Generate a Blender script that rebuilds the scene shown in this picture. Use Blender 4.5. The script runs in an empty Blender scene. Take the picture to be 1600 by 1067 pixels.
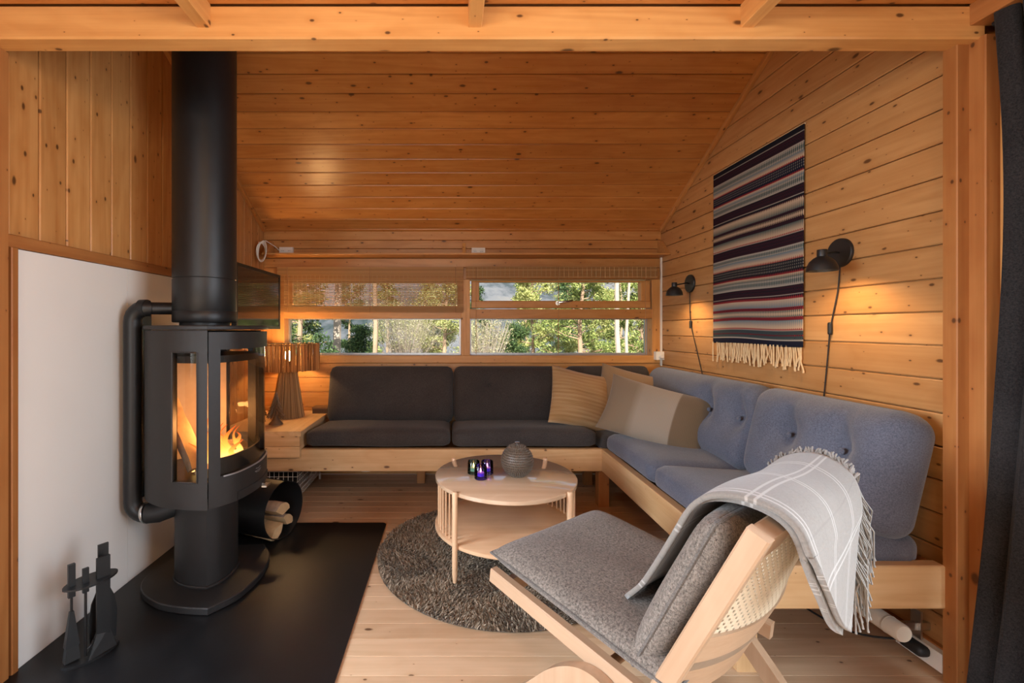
import bpy, bmesh, math, random
import numpy as np
from mathutils import Vector, Matrix, Euler
R = math.radians
random.seed(7)
rng = np.random.default_rng(7)
SC = bpy.context.scene
COL = SC.collection

# ------------------------------------------------------------------ camera
cam = bpy.data.cameras.new('camera')
cam.sensor_width = 36.0
cam.lens = 700 / 1600 * 36.0
cam.shift_x = 97 / 1600
cam.shift_y = -21.5 / 1600
cam.clip_start = 0.02
cam.clip_end = 2000
camo = bpy.data.objects.new('camera', cam)
COL.objects.link(camo)
camo.location = (0, 0, 1.18)
camo.rotation_euler = (R(90), 0, 0)
SC.camera = camo

# ------------------------------------------------------------------ view, world, sun, daylight
vs = SC.view_settings
vs.view_transform = 'Standard'
vs.look = 'None'
vs.gamma = 1.0
vs.use_curve_mapping = False
vs.exposure = 0.4
SC.cycles.use_denoising = True
try:
    SC.cycles.denoiser = 'OPENIMAGEDENOISE'
    SC.cycles.denoising_input_passes = 'RGB_ALBEDO_NORMAL'
except Exception:
    pass
SC.cycles.max_bounces = 10
SC.cycles.diffuse_bounces = 5
SC.cycles.glossy_bounces = 4
SC.cycles.transparent_max_bounces = 24
SC.cycles.sample_clamp_indirect = 4.0
SC.cycles.caustics_reflective = False
SC.cycles.caustics_refractive = False

W = bpy.data.worlds.new('sky')
SC.world = W
W.use_nodes = True
wn = W.node_tree
for n in list(wn.nodes):
    wn.nodes.remove(n)
sky = wn.nodes.new('ShaderNodeTexSky')
sky.sky_type = 'NISHITA'
sky.sun_disc = False
sky.sun_elevation = R(34)
sky.sun_rotation = R(200)
sky.air_density = 1.2
bgn = wn.nodes.new('ShaderNodeBackground')
bgn.inputs['Strength'].default_value = 0.16
wo = wn.nodes.new('ShaderNodeOutputWorld')
wn.links.new(sky.outputs[0], bgn.inputs[0])
wn.links.new(bgn.outputs[0], wo.inputs[0])


def light(name, kind, loc, energy, color, **kw):
    l = bpy.data.lights.new(name, kind)
    l.energy = energy
    l.color = color
    for k, v in kw.items():
        if k not in ('direction',):
            setattr(l, k, v)
    o = bpy.data.objects.new(name, l)
    COL.objects.link(o)
    o.location = loc
    if 'direction' in kw:
        o.rotation_euler = Vector(kw['direction']).to_track_quat('-Z', 'Y').to_euler()
    return o


light('sun', 'SUN', (0, 0, 20), 12.0, (1.0, .93, .78), angle=R(.6), direction=(.06, .80, -.55))
# daylight through the glazed door on the right, the side window on the left and the window behind the camera
light('door_daylight', 'AREA', (1.76, .28, 1.12), 46, (.80, .89, 1.0), shape='RECTANGLE',
      size=1.7, size_y=1.7, spread=R(140), direction=(-1, .1, -.30))
light('side_window_daylight', 'AREA', (-2.56, .15, 1.3), 54, (.76, .87, 1.0), shape='RECTANGLE',
      size=1.6, size_y=1.3, spread=R(95), direction=(1, .22, -.52))
light('rear_window_daylight', 'AREA', (-.7, -3.1, 1.4), 32, (.82, .90, 1.0), shape='RECTANGLE',
      size=2.6, size_y=1.3, spread=R(140), direction=(.04, 1, -.25))
# warm ceiling lamp of the room the camera stands in
light('ceiling_lamp', 'POINT', (-.15, .1, 1.98), 18, (1.0, .63, .30), shadow_soft_size=.12)

# ------------------------------------------------------------------ materials
MATS = {}


def newmat(name):
    m = bpy.data.materials.new(name)
    m.use_nodes = True
    nt = m.node_tree
    for n in list(nt.nodes):
        nt.nodes.remove(n)
    out = nt.nodes.new('ShaderNodeOutputMaterial')
    return m, nt, out


class NT:
    def __init__(s, nt):
        s.nt = nt

    def n(s, typ, **kw):
        nd = s.nt.nodes.new(typ)
        for k, v in kw.items():
            setattr(nd, k, v)
        return nd

    def put(s, sock, v):
        if hasattr(v, 'is_linked') or isinstance(v, bpy.types.NodeSocket):
            s.nt.links.new(v, sock)
        elif isinstance(v, (tuple, list)) and len(v) == 3 and sock.type == 'RGBA':
            sock.default_value = (*v, 1)
        else:
            sock.default_value = v

    def math(s, op, a, b=None, c=None, clamp=False):
        nd = s.n('ShaderNodeMath', operation=op, use_clamp=clamp)
        s.put(nd.inputs[0], a)
        if b is not None:
            s.put(nd.inputs[1], b)
        if c is not None:
            s.put(nd.inputs[2], c)
        return nd.outputs[0]

    def vmath(s, op, a, b=None):
        nd = s.n('ShaderNodeVectorMath', operation=op)
        s.put(nd.inputs[0], a)
        if b is not None:
            s.put(nd.inputs[1], b)
        return nd.outputs[0]

    def mix(s, f, a, b, blend='MIX'):
        nd = s.n('ShaderNodeMix', data_type='RGBA', blend_type=blend)
        s.put(nd.inputs[0], f)
        s.put(nd.inputs[6], a)
        s.put(nd.inputs[7], b)
        return nd.outputs[2]

    def ramp(s, f, stops):
        nd = s.n('ShaderNodeValToRGB')
        cr = nd.color_ramp
        while len(cr.elements) > 1:
            cr.elements.remove(cr.elements[-1])
        cr.elements[0].position = stops[0][0]
        cr.elements[0].color = (*stops[0][1], 1)
        for p, c in stops[1:]:
            cr.elements.new(p).color = (*c, 1)
        s.put(nd.inputs[0], f)
        return nd.outputs[0]

    def noise(s, vec, scale, detail=3, rough=.55, dist=0.0):
        nd = s.n('ShaderNodeTexNoise')
        s.put(nd.inputs['Vector'], vec)
        nd.inputs['Scale'].default_value = scale
        nd.inputs['Detail'].default_value = detail
        nd.inputs['Roughness'].default_value = rough
        nd.inputs['Distortion'].default_value = dist
        return nd.outputs[0]

    def smooth(s, x, lo, hi):
        nd = s.n('ShaderNodeMapRange', interpolation_type='SMOOTHSTEP')
        s.put(nd.inputs[0], x)
        s.put(nd.inputs[1], lo)
        s.put(nd.inputs[2], hi)
        return nd.outputs[0]

    def bump(s, h, strength, dist=.002):
        nd = s.n('ShaderNodeBump')
        nd.inputs['Strength'].default_value = strength
        nd.inputs['Distance'].default_value = dist
        s.put(nd.inputs['Height'], h)
        return nd.outputs[0]

    def bsdf(s, out, color, rough=.5, metal=0.0, normal=None, **kw):
        nd = s.n('ShaderNodeBsdfPrincipled')
        s.put(nd.inputs['Base Color'], color)
        s.put(nd.inputs['Roughness'], rough)
        nd.inputs['Metallic'].default_value = metal
        if normal is not None:
            s.put(nd.inputs['Normal'], normal)
        for k, v in kw.items():
            s.put(nd.inputs[k.replace('_', ' ')], v)
        s.nt.links.new(nd.outputs[0], out.inputs[0])
        return nd


def wood(name, light_c, dark_c, knot_c=(.07, .025, .008), rough=.42, knots=1.0, axis='X', spec=.4,
         grain=1.0, tint=.22, ring=34.0, coat=0.0):
    m, nt, out = newmat(name)
    N = NT(nt)
    tc = N.n('ShaderNodeTexCoord')
    oi = N.n('ShaderNodeObjectInfo')
    sep = N.n('ShaderNodeSeparateXYZ')
    nt.links.new(tc.outputs['Object'], sep.inputs[0])
    o = {'X': (0, 1, 2), 'Y': (1, 0, 2), 'Z': (2, 0, 1)}[axis]
    cx = N.n('ShaderNodeCombineXYZ')
    for i in range(3):
        nt.links.new(sep.outputs[o[i]], cx.inputs[i])
    off = N.n('ShaderNodeCombineXYZ')
    rnd = oi.outputs['Random']
    N.put(off.inputs[0], N.math('MULTIPLY', rnd, 41.0))
    N.put(off.inputs[1], N.math('MULTIPLY', rnd, 173.0))
    N.put(off.inputs[2], N.math('MULTIPLY', rnd, 7.0))
    p = N.vmath('ADD', cx.outputs[0], off.outputs[0])
    fine = N.noise(N.vmath('MULTIPLY', p, (2.2, 95, 95)), 1, 4, .6)
    broad = N.noise(N.vmath('MULTIPLY', p, (.8, 9, 9)), 1, 2, .45, .4)
    rings = N.math('MULTIPLY_ADD', N.math('SINE', N.math('MULTIPLY', broad, ring)), .5, .5)
    blot = N.noise(N.vmath('MULTIPLY', p, (5, 12, 12)), 1, 2, .5, 1.2)
    fac = N.math('ADD', N.math('MULTIPLY', fine, .55 * grain), N.math('MULTIPLY', rings, .24 * grain))
    fac = N.math('ADD', fac, N.math('MULTIPLY', N.math('SUBTRACT', blot, .42), .55 * grain), clamp=True)
    col = N.ramp(fac, [(.10, light_c), (.85, dark_c)])
    # per board tint
    t = N.math('MULTIPLY_ADD', N.math('FRACT', N.math('MULTIPLY', rnd, 91.7)), tint, 1 - tint * .55)
    tn = N.n('ShaderNodeCombineXYZ')
    N.put(tn.inputs[0], t)
    N.put(tn.inputs[1], N.math('POWER', t, 1.25))
    N.put(tn.inputs[2], N.math('POWER', t, 1.5))
    col = N.mix(1.0, col, tn.outputs[0], 'MULTIPLY')
    h = fac
    if knots > 0:
        ps = N.n('ShaderNodeSeparateXYZ')
        nt.links.new(p, ps.inputs[0])
        wob = N.noise(p, 22, 2)
        yy = N.math('ADD', ps.outputs[1], N.math('MULTIPLY', ps.outputs[2], .8))

        def knot_layer(sx, sy, r0, r1, power, prob):
            kc = N.n('ShaderNodeCombineXYZ')
            N.put(kc.inputs[0], N.math('MULTIPLY', ps.outputs[0], sx))
            N.put(kc.inputs[1], N.math('MULTIPLY', yy, sy))
            vo = N.n('ShaderNodeTexVoronoi', voronoi_dimensions='2D', feature='F1')
            N.put(vo.inputs['Vector'], kc.outputs[0])
            vo.inputs['Scale'].default_value = 1.0
            cs = N.n('ShaderNodeSeparateColor')
            nt.links.new(vo.outputs['Color'], cs.inputs[0])
            r = N.math('MULTIPLY_ADD', N.math('POWER', cs.outputs[0], power), r1, r0)
            on = N.math('GREATER_THAN', cs.outputs[1], 1 - prob * knots)
            d = N.math('ADD', vo.outputs['Distance'], N.math('MULTIPLY', N.math('SUBTRACT', wob, .5), r0 * 1.6))
            core = N.math('MULTIPLY', N.smooth(d, N.math('MULTIPLY', r, 1.25), N.math('MULTIPLY', r, .5)), on)
            halo = N.math('MULTIPLY', N.smooth(d, N.math('MULTIPLY', r, 3.6), r), on)
            return core, halo
        c1, h1 = knot_layer(8.5, 15.0, .020, .075, 3.0, .72)
        c2, h2 = knot_layer(3.4, 7.5, .030, .050, 1.5, .42)
        core = N.math('MAXIMUM', c1, c2)
        halo = N.math('MAXIMUM', h1, h2)
        col = N.mix(N.math('MULTIPLY', halo, .45), col, dark_c)
        col = N.mix(N.math('MULTIPLY', core, .88), col, knot_c)
        h = N.math('SUBTRACT', fac, N.math('MULTIPLY', halo, .5))
    N.bsdf(out, col, N.math('MULTIPLY_ADD', fine, .16, rough - .08), normal=N.bump(h, .22, .0012),
           Specular_IOR_Level=spec, Coat_Weight=coat, Coat_Roughness=.05, Coat_IOR=1.9)
    return m


def plain(name, color, rough=.5, metal=0.0, var=.12, scale=9.0, bump=0.0, bscale=60.0, **kw):
    m, nt, out = newmat(name)
    N = NT(nt)
    tc = N.n('ShaderNodeTexCoord')
    nz = N.noise(tc.outputs['Object'], scale, 3)
    c = N.mix(nz, tuple(x * (1 - var) for x in color), tuple(min(1, x * (1 + var)) for x in color))
    nrm = None
    if bump:
        nrm = N.bump(N.noise(tc.outputs['Object'], bscale, 3), bump, .002)
    N.bsdf(out, c, N.math('MULTIPLY_ADD', nz, .12, rough - .06), metal, nrm, **kw)
    return m


def fabric(name, c1, c2, weave=520.0, bump=.5, sheen=.25, mottled=.25, rough=.95, spec=.15):
    m, nt, out = newmat(name)
    N = NT(nt)
    tc = N.n('ShaderNodeTexCoord')
    co = tc.outputs['Object']
    sp = N.n('ShaderNodeSeparateXYZ')
    nt.links.new(co, sp.inputs[0])
    sx = N.math('SINE', N.math('MULTIPLY', sp.outputs[0], weave))
    sy = N.math('SINE', N.math('MULTIPLY', sp.outputs[1], weave))
    sz = N.math('SINE', N.math('MULTIPLY', sp.outputs[2], weave))
    w = N.math('ADD', N.math('MULTIPLY', N.math('MULTIPLY', sx, sy), .5), N.math('MULTIPLY', sz, .35))
    w = N.noise(N.vmath('MULTIPLY', co, (1, 1.6, .8)), weave * .5, 1, .5)
    fl = N.noise(co, weave * .22, 2, .7)
    bl = N.noise(co, 6, 3)
    f = N.math('ADD', N.math('MULTIPLY', w, .35), N.math('MULTIPLY', fl, .65))
    f = N.math('ADD', f, N.math('MULTIPLY', N.math('SUBTRACT', bl, .5), mottled), clamp=True)
    col = N.ramp(f, [(.28, c1), (.72, c2)])
    N.bsdf(out, col, rough, 0, N.bump(N.math('ADD', w, fl), bump, .0015), Sheen_Weight=sheen, Sheen_Roughness=.5,
           Specular_IOR_Level=spec)
    return m


def glassmat(name, tint=(1, 1, 1), rough=.01, refl=.9):
    m, nt, out = newmat(name)
    N = NT(nt)
    tr = N.n('ShaderNodeBsdfTransparent')
    N.put(tr.inputs[0], tint)
    gl = N.n('ShaderNodeBsdfGlossy')
    gl.inputs['Roughness'].default_value = rough
    fr = N.n('ShaderNodeFresnel')
    fr.inputs['IOR'].default_value = 1.45
    mx = N.n('ShaderNodeMixShader')
    N.put(mx.inputs[0], N.math('MULTIPLY', fr.outputs[0], refl))
    nt.links.new(tr.outputs[0], mx.inputs[1])
    nt.links.new(gl.outputs[0], mx.inputs[2])
    nt.links.new(mx.outputs[0], out.inputs[0])
    return m


def emit(name, color, strength):
    m, nt, out = newmat(name)
    N = NT(nt)
    e = N.n('ShaderNodeEmission')
    N.put(e.inputs[0], color)
    e.inputs[1].default_value = strength
    nt.links.new(e.outputs[0], out.inputs[0])
    return m


PINE_L, PINE_D = (.60, .305, .105), (.43, .175, .045)
M = {}
M['wall'] = wood('pine_wall_varnished', PINE_L, PINE_D, rough=.34)
M['wallpale'] = wood('pine_wall_pale', (.53, .285, .11), (.395, .18, .057))
M['ceil'] = wood('pine_ceiling_varnished', (.60, .27, .075), (.42, .15, .032), rough=.30, spec=.5)
M['beam'] = wood('pine_beam', (.74, .40, .14), (.56, .26, .075), knots=.7)
M['post'] = wood('pine_post_reddish', (.40, .17, .052), (.29, .10, .026), knots=.6)
M['floor'] = wood('pine_floor_pale', (.63, .435, .275), (.50, .32, .18), rough=.36, knots=.55, tint=.16)
M['rail'] = wood('pine_bench_rail', (.74, .50, .27), (.58, .34, .15), rough=.45, knots=.5)
M['frame'] = wood('pine_window_frame', (.64, .33, .11), (.47, .20, .052), knots=.6)
M['oak'] = wood('pale_oak', (.64, .46, .31), (.50, .335, .205), rough=.22, knots=0, spec=.6, tint=.1, ring=20, coat=.9)
M['ash'] = wood('pale_ash', (.46, .31, .20), (.37, .235, .14), rough=.36, knots=0, tint=.08, ring=26)
M['black'] = plain('black_powder_coated_steel', (.012, .012, .0125), .42, .2, .2, 30, .15, 600)
M['stove'] = plain('dark_grey_cast_iron', (.030, .029, .029), .46, .4, .15, 30, .25, 700)
M['hearth'] = plain('black_hearth_steel', (.012, .012, .013), .38, .4, .5, 5, .08, 30)
M['panel'] = plain('white_fire_board', (.76, .74, .70), .55, 0, .04, 3, .04, 40)
M['white'] = plain('white_plastic', (.78, .75, .68), .4)
M['steel'] = plain('brushed_steel', (.62, .62, .60), .28, 1.0)
M['alu'] = plain('grey_aluminium', (.45, .45, .46), .4, .8)
M['chrome'] = plain('chrome', (.75, .75, .75), .12, 1.0)
M['rubber'] = plain('black_rubber', (.012, .012, .012), .6)
M['screen'] = plain('tv_screen_gloss', (.006, .006, .007), .05, 0, .05, Specular_IOR_Level=.9)
M['glass'] = glassmat('window_glass', (.97, .98, .97), .01, .10)
M['stoveglass'] = glassmat('stove_glass', (.80, .78, .74), .02, 1.0)
M['charcoal'] = fabric('charcoal_wool', (.023, .020, .0195), (.072, .062, .058), 900, .5, .12)
M['blue'] = fabric('slate_blue_wool', (.05, .054, .076), (.138, .15, .195), 900, .5, .25)
M['tweed'] = fabric('grey_brown_tweed', (.028, .023, .019), (.30, .262, .225), 700, .9, .15, .12)
M['piping'] = fabric('grey_piping', (.05, .045, .04), (.18, .165, .15), 900)
M['curtain'] = fabric('charcoal_linen', (.006, .006, .007), (.036, .034, .035), 900, .4, .05)
M['cream'] = plain('cream_yarn', (.66, .48, .27), .9, 0, .2, 60)
M['greyyarn'] = plain('grey_yarn', (.24, .225, .205), .95, 0, .25, 80)
M['cane'] = plain('woven_cane', (.66, .56, .41), .5, 0, .15, 120, .3, 400)
M['bark'] = plain('birch_bark', (.35, .25, .18), .9, 0, .6, 30, .8, 60)
M['cutwood'] = plain('cut_firewood', (.62, .42, .22), .8, 0, .25, 30, .4, 90)
M['bent'] = wood('bent_beech', (.62, .36, .15), (.48, .25, .09), knots=0)
M['brick'] = plain('firebox_lining', (.40, .31, .22), .9, 0, .25, 12, .2, 60)
M['bronze'] = plain('bronze_tree', (.20, .135, .08), .42, .45, .4, 40, .5, 120)
M['pot'] = plain('grey_brown_ceramic', (.10, .074, .053), .5, 0, .25, 60)
M['heater'] = plain('cream_heater', (.72, .64, .52), .45)
M['flame'] = None


def flamemat():
    m, nt, out = newmat('flame')
    N = NT(nt)
    tc = N.n('ShaderNodeTexCoord')
    sp = N.n('ShaderNodeSeparateXYZ')
    nt.links.new(tc.outputs['Generated'], sp.inputs[0])
    c = N.ramp(sp.outputs[2], [(0, (1, .62, .20)), (.45, (1, .34, .05)), (1, (.8, .08, .01))])
    e = N.n('ShaderNodeEmission')
    N.put(e.inputs[0], c)
    N.put(e.inputs[1], N.math('MULTIPLY_ADD', sp.outputs[2], -2.4, 3.6))
    tr = N.n('ShaderNodeBsdfTransparent')
    lw = N.n('ShaderNodeLayerWeight')
    lw.inputs[0].default_value = .35
    mx = N.n('ShaderNodeMixShader')
    nz = N.noise(tc.outputs['Object'], 30, 2)
    N.put(mx.inputs[0], N.math('ADD', N.math('MULTIPLY', lw.outputs[1], .7), N.math('MULTIPLY', nz, .35), clamp=True))
    nt.links.new(e.outputs[0], mx.inputs[1])
    nt.links.new(tr.outputs[0], mx.inputs[2])
    nt.links.new(mx.outputs[0], out.inputs[0])
    return m


M['flame'] = flamemat()


def uvmat(name, fn, rough=.9, bumpscale=500, **kw):
    """material whose colour is a function of UV nodes"""
    m, nt, out = newmat(name)
    N = NT(nt)
    uv = N.n('ShaderNodeUVMap', uv_map='UVMap')
    sp = N.n('ShaderNodeSeparateXYZ')
    nt.links.new(uv.outputs[0], sp.inputs[0])
    tc = N.n('ShaderNodeTexCoord')
    col = fn(N, sp.outputs[0], sp.outputs[1], tc.outputs['Object'])
    N.bsdf(out, col, rough, 0, N.bump(N.noise(tc.outputs['Object'], bumpscale, 2), .5, .0015), Sheen_Weight=.3,
           Specular_IOR_Level=.15, **kw)
    return m


def islandmat(name, stops, rough=.9, trans=0.0, **kw):
    m, nt, out = newmat(name)
    N = NT(nt)
    g = N.n('ShaderNodeNewGeometry')
    col = N.ramp(g.outputs['Random Per Island'], stops)
    b = N.bsdf(out, col, rough, **kw)
    if trans:
        t = N.n('ShaderNodeBsdfTranslucent')
        N.put(t.inputs[0], col)
        mx = N.n('ShaderNodeMixShader')
        mx.inputs[0].default_value = trans
        nt.links.new(b.outputs[0], mx.inputs[1])
        nt.links.new(t.outputs[0], mx.inputs[2])
        nt.links.new(mx.outputs[0], out.inputs[0])
    return m


# ------------------------------------------------------------------ mesh helpers
class MB:
    def __init__(s):
        s.v = []
        s.f = []

    def add(s, vs, fs):
        b = len(s.v)
        s.v += [tuple(p) for p in vs]
        s.f += [tuple(b + i for i in f) for f in fs]
        return s

    def hexa(s, p):  # bottom 4 ccw, top 4 ccw
        return s.add(p, [(3, 2, 1, 0), (4, 5, 6, 7), (0, 1, 5, 4), (1, 2, 6, 5), (2, 3, 7, 6), (3, 0, 4, 7)])

    def box(s, x0, x1, y0, y1, z0, z1):
        return s.hexa([(x0, y0, z0), (x1, y0, z0), (x1, y1, z0), (x0, y1, z0),
                       (x0, y0, z1), (x1, y0, z1), (x1, y1, z1), (x0, y1, z1)])

    def tube(s, pts, r, n=8, closed=False, caps=True):
        pts = [Vector(p) for p in pts]
        k = len(pts)
        rs = r if isinstance(r, (list, tuple)) else [r] * k
        up = None
        vs = []
        for i, p in enumerate(pts):
            if closed:
                t = pts[(i + 1) % k] - pts[i - 1]
            else:
                t = pts[min(i + 1, k - 1)] - pts[max(i - 1, 0)]
            t.normalize()
            if up is None:
                up = t.orthogonal().normalized()
            up = (up - t * up.dot(t))
            if up.length < 1e-6:
                up = t.orthogonal()
            up.normalize()
            sd = t.cross(up)
            for j in range(n):
                a = 2 * math.pi * j / n
                vs.append(p + (up * math.cos(a) + sd * math.sin(a)) * rs[i])
        fs = []
        m = k if closed else k - 1
        for i in range(m):
            i2 = (i + 1) % k
            for j in range(n):
                j2 = (j + 1) % n
                fs.append((i * n + j, i * n + j2, i2 * n + j2, i2 * n + j))
        if caps and not closed:
            fs.append(tuple(reversed(range(n))))
            fs.append(tuple((k - 1) * n + j for j in range(n)))
        return s.add(vs, fs)

    def lathe(s, prof, n=24, c=(0, 0, 0), caps=True):
        vs, fs = [], []
        for r, z in prof:
            for j in range(n):
                a = 2 * math.pi * j / n
                vs.append((c[0] + r * math.cos(a), c[1] + r * math.sin(a), c[2] + z))
        for i in range(len(prof) - 1):
            for j in range(n):
                j2 = (j + 1) % n
                fs.append((i * n + j, i * n + j2, (i + 1) * n + j2, (i + 1) * n + j))
        if caps:
            if prof[0][0] > 1e-5:
                fs.append(tuple(reversed(range(n))))
            if prof[-1][0] > 1e-5:
                fs.append(tuple((len(prof) - 1) * n + j for j in range(n)))
        return s.add(vs, fs)

    def prism(s, poly, z0, z1):
        n = len(poly)
        vs = [(x, y, z0) for x, y in poly] + [(x, y, z1) for x, y in poly]
        fs = [tuple(reversed(range(n))), tuple(range(n, 2 * n))]
        fs += [(i, (i + 1) % n, n + (i + 1) % n, n + i) for i in range(n)]
        return s.add(vs, fs)

    def grid(s, fn, nu, nv):
        vs = [fn(i / nu, j / nv) for i in range(nu + 1) for j in range(nv + 1)]
        fs = [(i * (nv + 1) + j, (i + 1) * (nv + 1) + j, (i + 1) * (nv + 1) + j + 1, i * (nv + 1) + j + 1)
              for i in range(nu) for j in range(nv)]
        return s.add(vs, fs)

    def xf(s, mat):
        s.v = [tuple(mat @ Vector(p)) for p in s.v]
        return s

    def build(s, name, mat, parent=None, smooth=False, origin=None, local=False, angle=40, label=None, kind=None):
        me = bpy.data.meshes.new(name)
        if local:
            off = Vector((0, 0, 0))
        elif origin is not None:
            off = Vector(origin)
        elif parent is not None:
            off = wloc(parent)
        else:
            off = Vector((0, 0, 0))
        me.from_pydata([tuple(Vector(p) - off) for p in s.v], [], s.f)
        finish(me, mat, smooth, angle)
        o = bpy.data.objects.new(name, me)
        COL.objects.link(o)
        if parent is not None:
            o.parent = parent
            if origin is not None and not local:
                o.location = off - wloc(parent)
        elif not local:
            o.location = off
        if label:
            o['label'] = label
        if kind:
            o['kind'] = kind
        return o


def finish(me, mat, smooth=False, angle=40):
    bm = bmesh.new()
    bm.from_mesh(me)
    bmesh.ops.recalc_face_normals(bm, faces=bm.faces)
    bm.to_mesh(me)
    bm.free()
    if mat is not None:
        me.materials.append(M[mat] if isinstance(mat, str) else mat)
    if smooth:
        me.shade_smooth()
        try:
            me.set_sharp_from_angle(angle=R(angle))
        except Exception:
            pass
    me.update()


def wloc(o):
    l = Vector((0, 0, 0))
    while o is not None:
        l = l + o.location
        o = o.parent
    return l


def tag(o, label=None, cat=None, group=None, kind=None):
    if label:
        o['label'] = label
    if cat:
        o['category'] = cat
    if group:
        o['group'] = group
    if kind:
        o['kind'] = kind
    return o


def thing(name, label, cat, loc=(0, 0, 0), rz=0.0, group=None):
    o = bpy.data.objects.new(name, None)
    COL.objects.link(o)
    o.empty_display_size = .05
    o.location = loc
    o.rotation_euler = (0, 0, rz)
    return tag(o, label, cat, group)


def struct(name, label):
    o = bpy.data.objects.new(name, None)
    COL.objects.link(o)
    o['kind'] = 'structure'
    o['label'] = label
    return o


_bc = {}


def board_mesh(L, w, t, c, mat):
    key = (round(L, 4), round(w, 4), round(t, 4), c, mat)
    if key in _bc:
        return _bc[key]
    a, b = w / 2, t / 2
    prof = [(-a, -b), (a, -b), (a, b - c), (a - c, b), (-a + c, b), (-a, b - c)]
    n = 6
    vs = [(-L / 2, y, z) for y, z in prof] + [(L / 2, y, z) for y, z in prof]
    fs = [tuple(reversed(range(n))), tuple(range(n, 2 * n))] + [(i, (i + 1) % n, n + (i + 1) % n, n + i) for i in range(n)]
    me = bpy.data.meshes.new('board')
    me.from_pydata(vs, [], fs)
    finish(me, mat)
    _bc[key] = me
    return me


def board(name, center, along, face, L, w, t, mat, parent=None, c=.003, label=None):
    """plank: length along 'along', its good face towards 'face'"""
    x = Vector(along).normalized()
    z = Vector(face)
    z = (z - x * z.dot(x)).normalized()
    y = z.cross(x)
    me = board_mesh(L, w, t, c, mat)
    o = bpy.data.objects.new(name, me)
    COL.objects.link(o)
    m = Matrix((x, y, z)).transposed().to_4x4()
    m.translation = Vector(center) - (wloc(parent) if parent else Vector((0, 0, 0)))
    o.parent = parent
    o.matrix_local = m
    if label:
        o['label'] = label
    return o


def beam(name, x0, x1, y0, y1, z0, z1, mat, parent=None, c=.004, face=None, label=None):
    """axis aligned timber, grain along its longest side"""
    d = [x1 - x0, y1 - y0, z1 - z0]
    ax = d.index(max(d))
    al = [(1, 0, 0), (0, 1, 0), (0, 0, 1)][ax]
    if face is None:
        face = (0, -1, 0) if ax != 1 else (-1, 0, 0)
    fa = [abs(q) > .5 for q in face].index(True)
    wa = 3 - ax - fa
    return board(name, ((x0 + x1) / 2, (y0 + y1) / 2, (z0 + z1) / 2), al, face, d[ax], d[wa], d[fa], mat, parent, c, label)


def rbox(ext, r, n=(10, 6, 6), fn=None):
    """rounded box, returns MB"""
    ex, ey, ez = ext
    vid = {}
    vs, fs = [], []

    def key(i, j, k):
        q = (i, j, k)
        if q in vid:
            return vid[q]
        t = []
        for a, m, e in ((i, n[0], ex), (j, n[1], ey), (k, n[2], ez)):
            u = -1 + 2 * a / m
            # denser near the ends
            u = math.copysign(abs(u) ** .75, u)
            t.append(u * e)
        q2 = Vector(t)
        rr = min(r, ex, ey, ez)
        inner = Vector([max(-e + rr, min(e - rr, v)) for v, e in zip(t, ext)])
        d = q2 - inner
        p = inner + (d.normalized() * rr if d.length > 1e-9 else d)
        if fn:
            p = Vector(fn(p.x, p.y, p.z, q2.x / ex, q2.y / ey, q2.z / ez))
        vid[q] = len(vs)
        vs.append(tuple(p))
        return vid[q]
    nx, ny, nz = n
    for k in (0, nz):
        for i in range(nx):
            for j in range(ny):
                fs.append((key(i, j, k), key(i + 1, j, k), key(i + 1, j + 1, k), key(i, j + 1, k)))
    for j in (0, ny):
        for i in range(nx):
            for k in range(nz):
                fs.append((key(i, j, k), key(i + 1, j, k), key(i + 1, j, k + 1), key(i, j, k + 1)))
    for i in (0, nx):
        for j in range(ny):
            for k in range(nz):
                fs.append((key(i, j, k), key(i, j + 1, k), key(i, j + 1, k + 1), key(i, j, k + 1)))
    mb = MB()
    mb.v, mb.f = vs, fs
    return mb


def catmull(pts, m=6, closed=False):
    P = [np.array(p, float) for p in pts]
    out = []
    k = len(P)
    rngk = k if closed else k - 1
    for i in range(rngk):
        p0 = P[i - 1] if (i > 0 or closed) else P[0]
        p1, p2 = P[i], P[(i + 1) % k]
        p3 = P[(i + 2) % k] if (closed or i + 2 < k) else P[-1]
        for j in range(m):
            t = j / m
            out.append(.5 * ((2 * p1) + (-p0 + p2) * t + (2 * p0 - 5 * p1 + 4 * p2 - p3) * t * t + (-p0 + 3 * p1 - 3 * p2 + p3) * t ** 3))
    if not closed:
        out.append(P[-1])
    return [tuple(q) for q in out]


def set_uv(o, uvs):
    me = o.data
    ul = me.uv_layers.new(name='UVMap')
    vi = np.empty(len(me.loops), dtype=np.int32)
    me.loops.foreach_get('vertex_index', vi)
    arr = np.array(uvs, dtype=np.float32)[vi]
    ul.data.foreach_set('uv', arr.ravel())


def npmesh(name, verts, faces, mat, parent=None, kind=None, label=None):
    """fast mesh from numpy arrays (faces n x 3 or n x 4)"""
    me = bpy.data.meshes.new(name)
    verts = np.asarray(verts, np.float32)
    faces = np.asarray(faces, np.int32)
    k = faces.shape[1]
    me.vertices.add(len(verts))
    me.vertices.foreach_set('co', verts.ravel())
    me.loops.add(faces.size)
    me.loops.foreach_set('vertex_index', faces.ravel())
    me.polygons.add(len(faces))
    me.polygons.foreach_set('loop_start', np.arange(0, faces.size, k, dtype=np.int32))
    try:
        me.polygons.foreach_set('loop_total', np.full(len(faces), k, np.int32))
    except Exception:
        pass
    me.materials.append(M[mat] if isinstance(mat, str) else mat)
    me.update()
    me.validate()
    o = bpy.data.objects.new(name, me)
    COL.objects.link(o)
    o.parent = parent
    if kind:
        o['kind'] = kind
    if label:
        o['label'] = label
    return o


# ------------------------------------------------------------------ room shell
XL, XR, YB, YO = -1.50, 1.70, 3.61, 1.49
SL = .551
PW = .1165


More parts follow.
